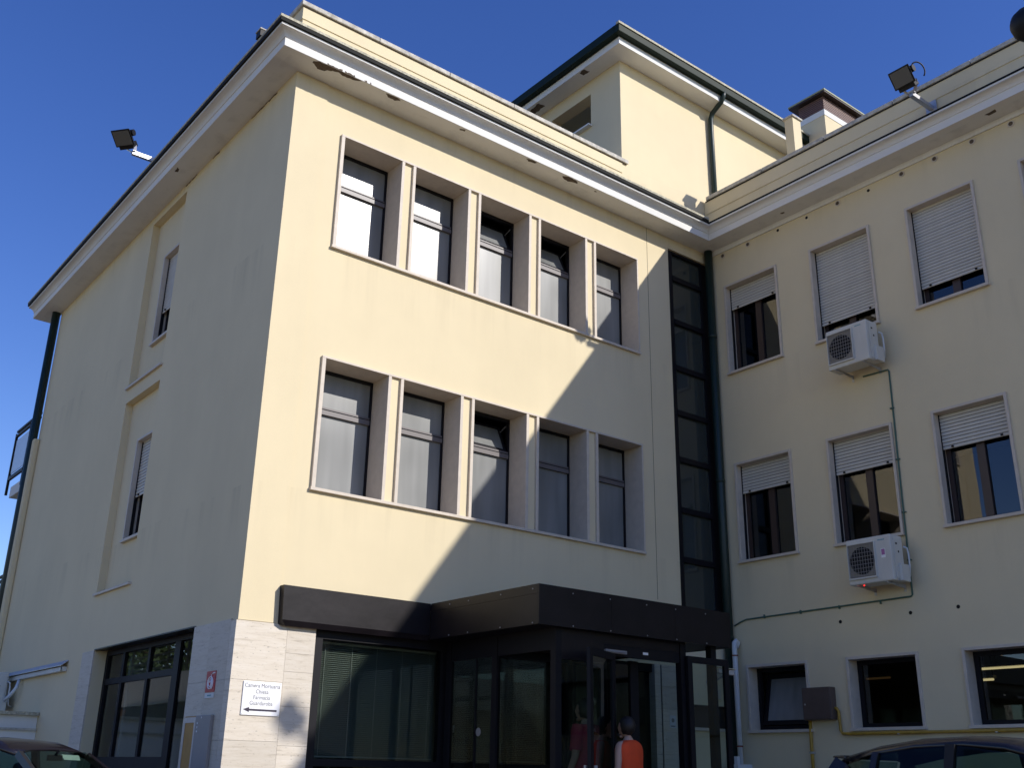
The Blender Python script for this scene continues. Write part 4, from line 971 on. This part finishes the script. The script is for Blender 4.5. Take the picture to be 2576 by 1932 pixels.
car('dark hatchback parked under the yellow pipe by the wing wall', (4.2, -6.94, 0), R(-90), CARP)
car('dark hatchback parked by the left side wall, windscreen towards us', (-1.85, .72, 0), R(-54), CARP2, .925)

# ================================================================== PEOPLE
def person(label, loc, rz, H, shirt, sleeve, lean=0, arm_r=((.08,.05,-.28),(.1,.22,-.16)), hairlen=1.0, wide=1.0):
    """local: faces +y. built for 1.65 m then scaled"""
    k = H/1.65
    J = dict(pel=(0,0,.92), sp=(0,.01,1.08), ch=(0,.0,1.27), nk=(0,-.01,1.40), hd=(0,.01,1.47))
    E = [('pel','sp'),('sp','ch'),('ch','nk'),('nk','hd')]
    Rd = dict(pel=.11, sp=.095, ch=.10, nk=.048, hd=.05)
    for s, n in ((-1,'l'),(1,'r')):
        J['hip'+n] = (s*.085,0,.86); J['kn'+n] = (s*.09,.02 if s<0 else .0,.47); J['an'+n] = (s*.09,-.03 if s<0 else .03,.09); J['to'+n] = (s*.095,.10+(0 if s<0 else .05),.035)
        E += [('pel','hip'+n),('hip'+n,'kn'+n),('kn'+n,'an'+n),('an'+n,'to'+n)]
        Rd.update({'hip'+n:.085,'kn'+n:.055,'an'+n:.038,'to'+n:.03})
        sh = Vector((s*.155*wide,-.0,1.355)); J['sh'+n] = tuple(sh); u, f = arm_r if s > 0 else ((.05,.0,-.28),(.02,.1,-.22))
        el = sh+Vector((s*u[0],u[1],u[2])); wr = el+Vector((s*f[0]*.6,f[1],f[2])); J['el'+n] = tuple(el); J['wr'+n] = tuple(wr)
        E += [('ch','sh'+n),('sh'+n,'el'+n),('el'+n,'wr'+n)]; Rd.update({'sh'+n:.055,'el'+n:.04,'wr'+n:.027})
        d = (wr-el).normalized(); side = d.cross(Vector((s,0,0))).normalized()
        pm = wr+d*.06; J['pm'+n] = tuple(pm); E.append(('wr'+n,'pm'+n)); Rd['pm'+n] = .03
        for i in range(4):
            base = pm+side*(-.027+.018*i)+d*.02; L_ = (.062,.072,.068,.052)[i]
            J[f'f{i}a'+n] = tuple(base); J[f'f{i}b'+n] = tuple(base+d*L_*.55+Vector((-s*.006,0,0))); J[f'f{i}c'+n] = tuple(base+d*L_+Vector((-s*.022,0,0)))
            E += [('pm'+n,f'f{i}a'+n),(f'f{i}a'+n,f'f{i}b'+n),(f'f{i}b'+n,f'f{i}c'+n)]; Rd.update({f'f{i}a'+n:.0095,f'f{i}b'+n:.009,f'f{i}c'+n:.008})
        tb = wr+d*.03+side*-.025; J['t0'+n] = tuple(tb); J['t1'+n] = tuple(tb+d*.03+side*-.028); J['t2'+n] = tuple(tb+d*.062+side*-.034)
        E += [('wr'+n,'t0'+n),('t0'+n,'t1'+n),('t1'+n,'t2'+n)]; Rd.update({'t0'+n:.012,'t1'+n:.0105,'t2'+n:.009})
    names = list(J); ix = {n: i for i, n in enumerate(names)}
    def bend(v):
        v = Vector(v)
        if v.z > .95 and lean: c0_ = Vector((0,0,.95)); v = c0_+Matrix.Rotation(-lean, 3, 'X')@(v-c0_)
        return v
    me = bpy.data.meshes.new('tmp'); me.from_pydata([bend(J[n]) for n in names], [(ix[a], ix[b]) for a, b in E], [])
    o = bpy.data.objects.new('tmp', me); col.objects.link(o)
    o.modifiers.new('s', 'SKIN'); 
    if not me.skin_vertices: 
        pass
    for i, n in enumerate(names):
        sv = me.skin_vertices[0].data[i]; sv.radius = (Rd[n], Rd[n]); sv.use_root = (n == 'pel')
    sb = o.modifiers.new('u', 'SUBSURF'); sb.levels = 2
    dg = bpy.context.evaluated_depsgraph_get(); dg.update()
    bm_ = bpy.data.meshes.new_from_object(o.evaluated_get(dg)); bpy.data.objects.remove(o)
    # head: skull, face, ears joined into the same surface
    hb = MB(); hc = Vector((0,.025,1.545))
    hb.ell(hc, .073, .092, .105, 18, 14)
    vs = []
    for v in hb.v:
        x, y, z = v; dz = z-hc.z
        if dz < 0: x *= 1+dz*2.2; y = y if y < .06 else y-.0
        if y > hc.y+.05 and dz < -.02: y += .006
        vs.append((x, y, z))
    hb.v = vs
    hb.ell((0,.118,1.535), .013, .02, .022, 8, 6); hb.ell((0,.108,1.487), .026, .012, .007, 8, 6); hb.ell((0,.095,1.452), .028, .022, .02, 8, 6)
    for s in (-1, 1):
        hb.ell((s*.074,.02,1.54), .01, .024, .032, 8, 6); hb.ell((s*.03,.104,1.552), .013, .008, .009, 8, 6)
    hb.v = [tuple(bend(v)) for v in hb.v]
    bmm = bmesh.new(); bmm.from_mesh(bm_); hm = hb.mesh('tmp2'); bmm.from_mesh(hm); bmm.to_mesh(bm_); bmm.free(); bpy.data.meshes.remove(hm)
    bm_.name = 'person'; bm_.materials.clear(); bm_.materials.append(SKIN)
    for p_ in bm_.polygons: p_.use_smooth = True
    A = bpy.data.objects.new('person', bm_); col.objects.link(A); A.location = loc; A.rotation_euler = (0,0,rz); A.scale = (k,k,k); tag(A, label, 'person')
    # hair
    hb = MB(); hb.ell((0,-.004,1.565), .092, .103, .109, 20, 14)
    hv = []
    for (x, y, z) in hb.v:
        if y > .04 and z < 1.60: y = .04+(y-.04)*.25
        r_ = 1+.045*math.sin(x*110+z*70)*math.cos(y*90)+.03*math.sin(z*160+x*40)
        hv.append(bend((x*r_, y*r_, 1.565+(z-1.565)*r_*(1.0 if z > 1.565 else hairlen))))
    hb.v = [tuple(v) for v in hv]; hb.build('hair', HAIR, A, smooth=True)
    # top: ring loft that follows the chest, armholes cut by the shoulder line
    rings = [(.80,.185,.125,0),(.90,.185,.13,0),(1.0,.165,.118,0),(1.10,.158,.112,.0),(1.22,.175,.12,.0),(1.30,.185,.118,-.0),(1.355,.172,.098,-.005),(1.385,.12,.082,-.01),(1.40,.082,.068,-.01)]
    hb = MB(); n = 20; V = []
    for (z, rx, ry, yo) in rings:
        for i in range(n):
            a = 2*math.pi*i/n; cx, sx = math.cos(a), math.sin(a); e = .8
            xx = rx*wide*math.copysign(abs(cx)**e, cx); yy = ry*math.copysign(abs(sx)**e, sx)+yo
            wob = .009*math.sin(i*1.9+z*22)+.005*math.sin(i*3.3-z*41) if z < 1.28 else 0
            V.append(bend((xx+wob, yy+wob, z)))
    hb.add(V, [(j*n+i, j*n+(i+1)%n, (j+1)*n+(i+1)%n, (j+1)*n+i) for j in range(len(rings)-1) for i in range(n)])
    tp = hb.build('top', shirt, A, smooth=True); tp.modifiers.new('u', 'SUBSURF').render_levels = 2
    if sleeve:
        for s, nn in ((-1,'l'),(1,'r')):
            hb = MB(); sh, el = bend(J['sh'+nn]), bend(J['el'+nn]); d = el-sh
            hb.tube([sh-d*.12, sh+d*.1, sh+d*.45, sh+d*.8], [.062,.072,.066,.068], 14, False); hb.build('sleeve', shirt, A, smooth=True)
    for s, nn in ((-1,'l'),(1,'r')):
        hb = MB(); hb.tube([J['hip'+nn][:2]+(.9,), J['hip'+nn], J['kn'+nn], J['an'+nn][:2]+(.06,)], [.12,.115,.085,.075], 14); hb.build('trouser_leg', TROU, A, smooth=True)
        hb = MB(); hb.ell((J['an'+nn][0], (J['an'+nn][1]+J['to'+nn][1])/2+.01, .04), .05, .13, .042); hb.build('shoe', BLACKM, A, smooth=True)
    return A
person('person with dark hair in a sleeveless orange vest walking in at the open door', (3.92, -2.38, .15), R(8), 1.63, ORANGE, False, lean=R(4), wide=1.16)
person('person in a crimson short sleeved shirt behind the left glass door leaf', (3.70, -1.86, .15), R(15), 1.84, CRIM, True)

# ================================================================== OPPOSITE SIDE (seen in the side door glass)
NB = thing('annex_building', 'low brown annex with railed roof terrace across the lane from the side door', 'building', (-6.4, 22, 0))
MB().box(-8, 0, -8, 16, 0, 2.9).build('wall', BRICKB, NB); MB().box(-8.05, .05, -8.05, 16.05, 2.9, 3.75).build('parapet', CABG, NB)
for z in (3.95, 4.15, 4.35, 4.6): MB().box(-.02, .02, -8, 16, z, z+.04).build('rail', BLACKM, NB)
for k in range(17): MB().box(-.025, .025, -8+k*1.5, -7.95+k*1.5, 3.75, 4.64).build('rail_post', BLACKM, NB)
for k in range(4):
    wq = MB().box(-.02, .03, -6.5+k*4.4, -4.8+k*4.4, 1.0, 2.6).build('window', FRAME, NB); MB().box(.031, .035, -6.4+k*4.4, -4.9+k*4.4, 1.1, 2.5).build('pane', DGLASS, wq)
def tree(label, loc, h, r, seed):
    rnd = random.Random(seed); T = thing('broadleaf_tree', label, 'tree', loc, 0, 'trees behind the annex')
    t = MB(); t.tube([(0,0,0),(.05,0,h*.3),(-.05,.05,h*.55),(.05,0,h*.8)], [.2,.16,.11,.04], 10)
    for k in range(7):
        a = k*2.4; z = h*(.35+.06*k); t.tube([(0,0,z),(math.cos(a)*r*.4,math.sin(a)*r*.4,z+h*.1),(math.cos(a)*r*.75,math.sin(a)*r*.75,z+h*.16)], [.07,.045,.015], 6)
    t.build('trunk', BARK, T)
    b = MB()
    cl = [(Vector((rnd.gauss(0,.45)*r, rnd.gauss(0,.45)*r, h*(.62+rnd.gauss(0,.16)))), rnd.uniform(.3,.55)*r) for _ in range(60)]
    for c_, cr in cl:
        for _ in range(85):
            d = Vector((rnd.gauss(0,1), rnd.gauss(0,1), rnd.gauss(0,.8))).normalized()*cr*rnd.uniform(.5,1)**.5; p_ = c_+d
            u = Vector((rnd.gauss(0,1), rnd.gauss(0,1), rnd.gauss(0,1))).normalized(); v = u.orthogonal().normalized(); s = rnd.uniform(.10,.19)
            b.add([p_-u*s, p_+v*s*.6, p_+u*s, p_-v*s*.6], [(0,1,2,3)])
    me = bpy.data.meshes.new('crown'); me.from_pydata(b.v, [], b.f); me.materials.append(LEAF); o = bpy.data.objects.new('crown', me); col.objects.link(o); o.parent = T; o['kind'] = 'stuff'
tree('broadleaf tree behind the annex opposite the side door', (-11.5, 36, 0), 11, 3.2, 3)
tree('second, smaller broadleaf tree behind the annex', (-11, 43, 0), 10, 3.0, 5)
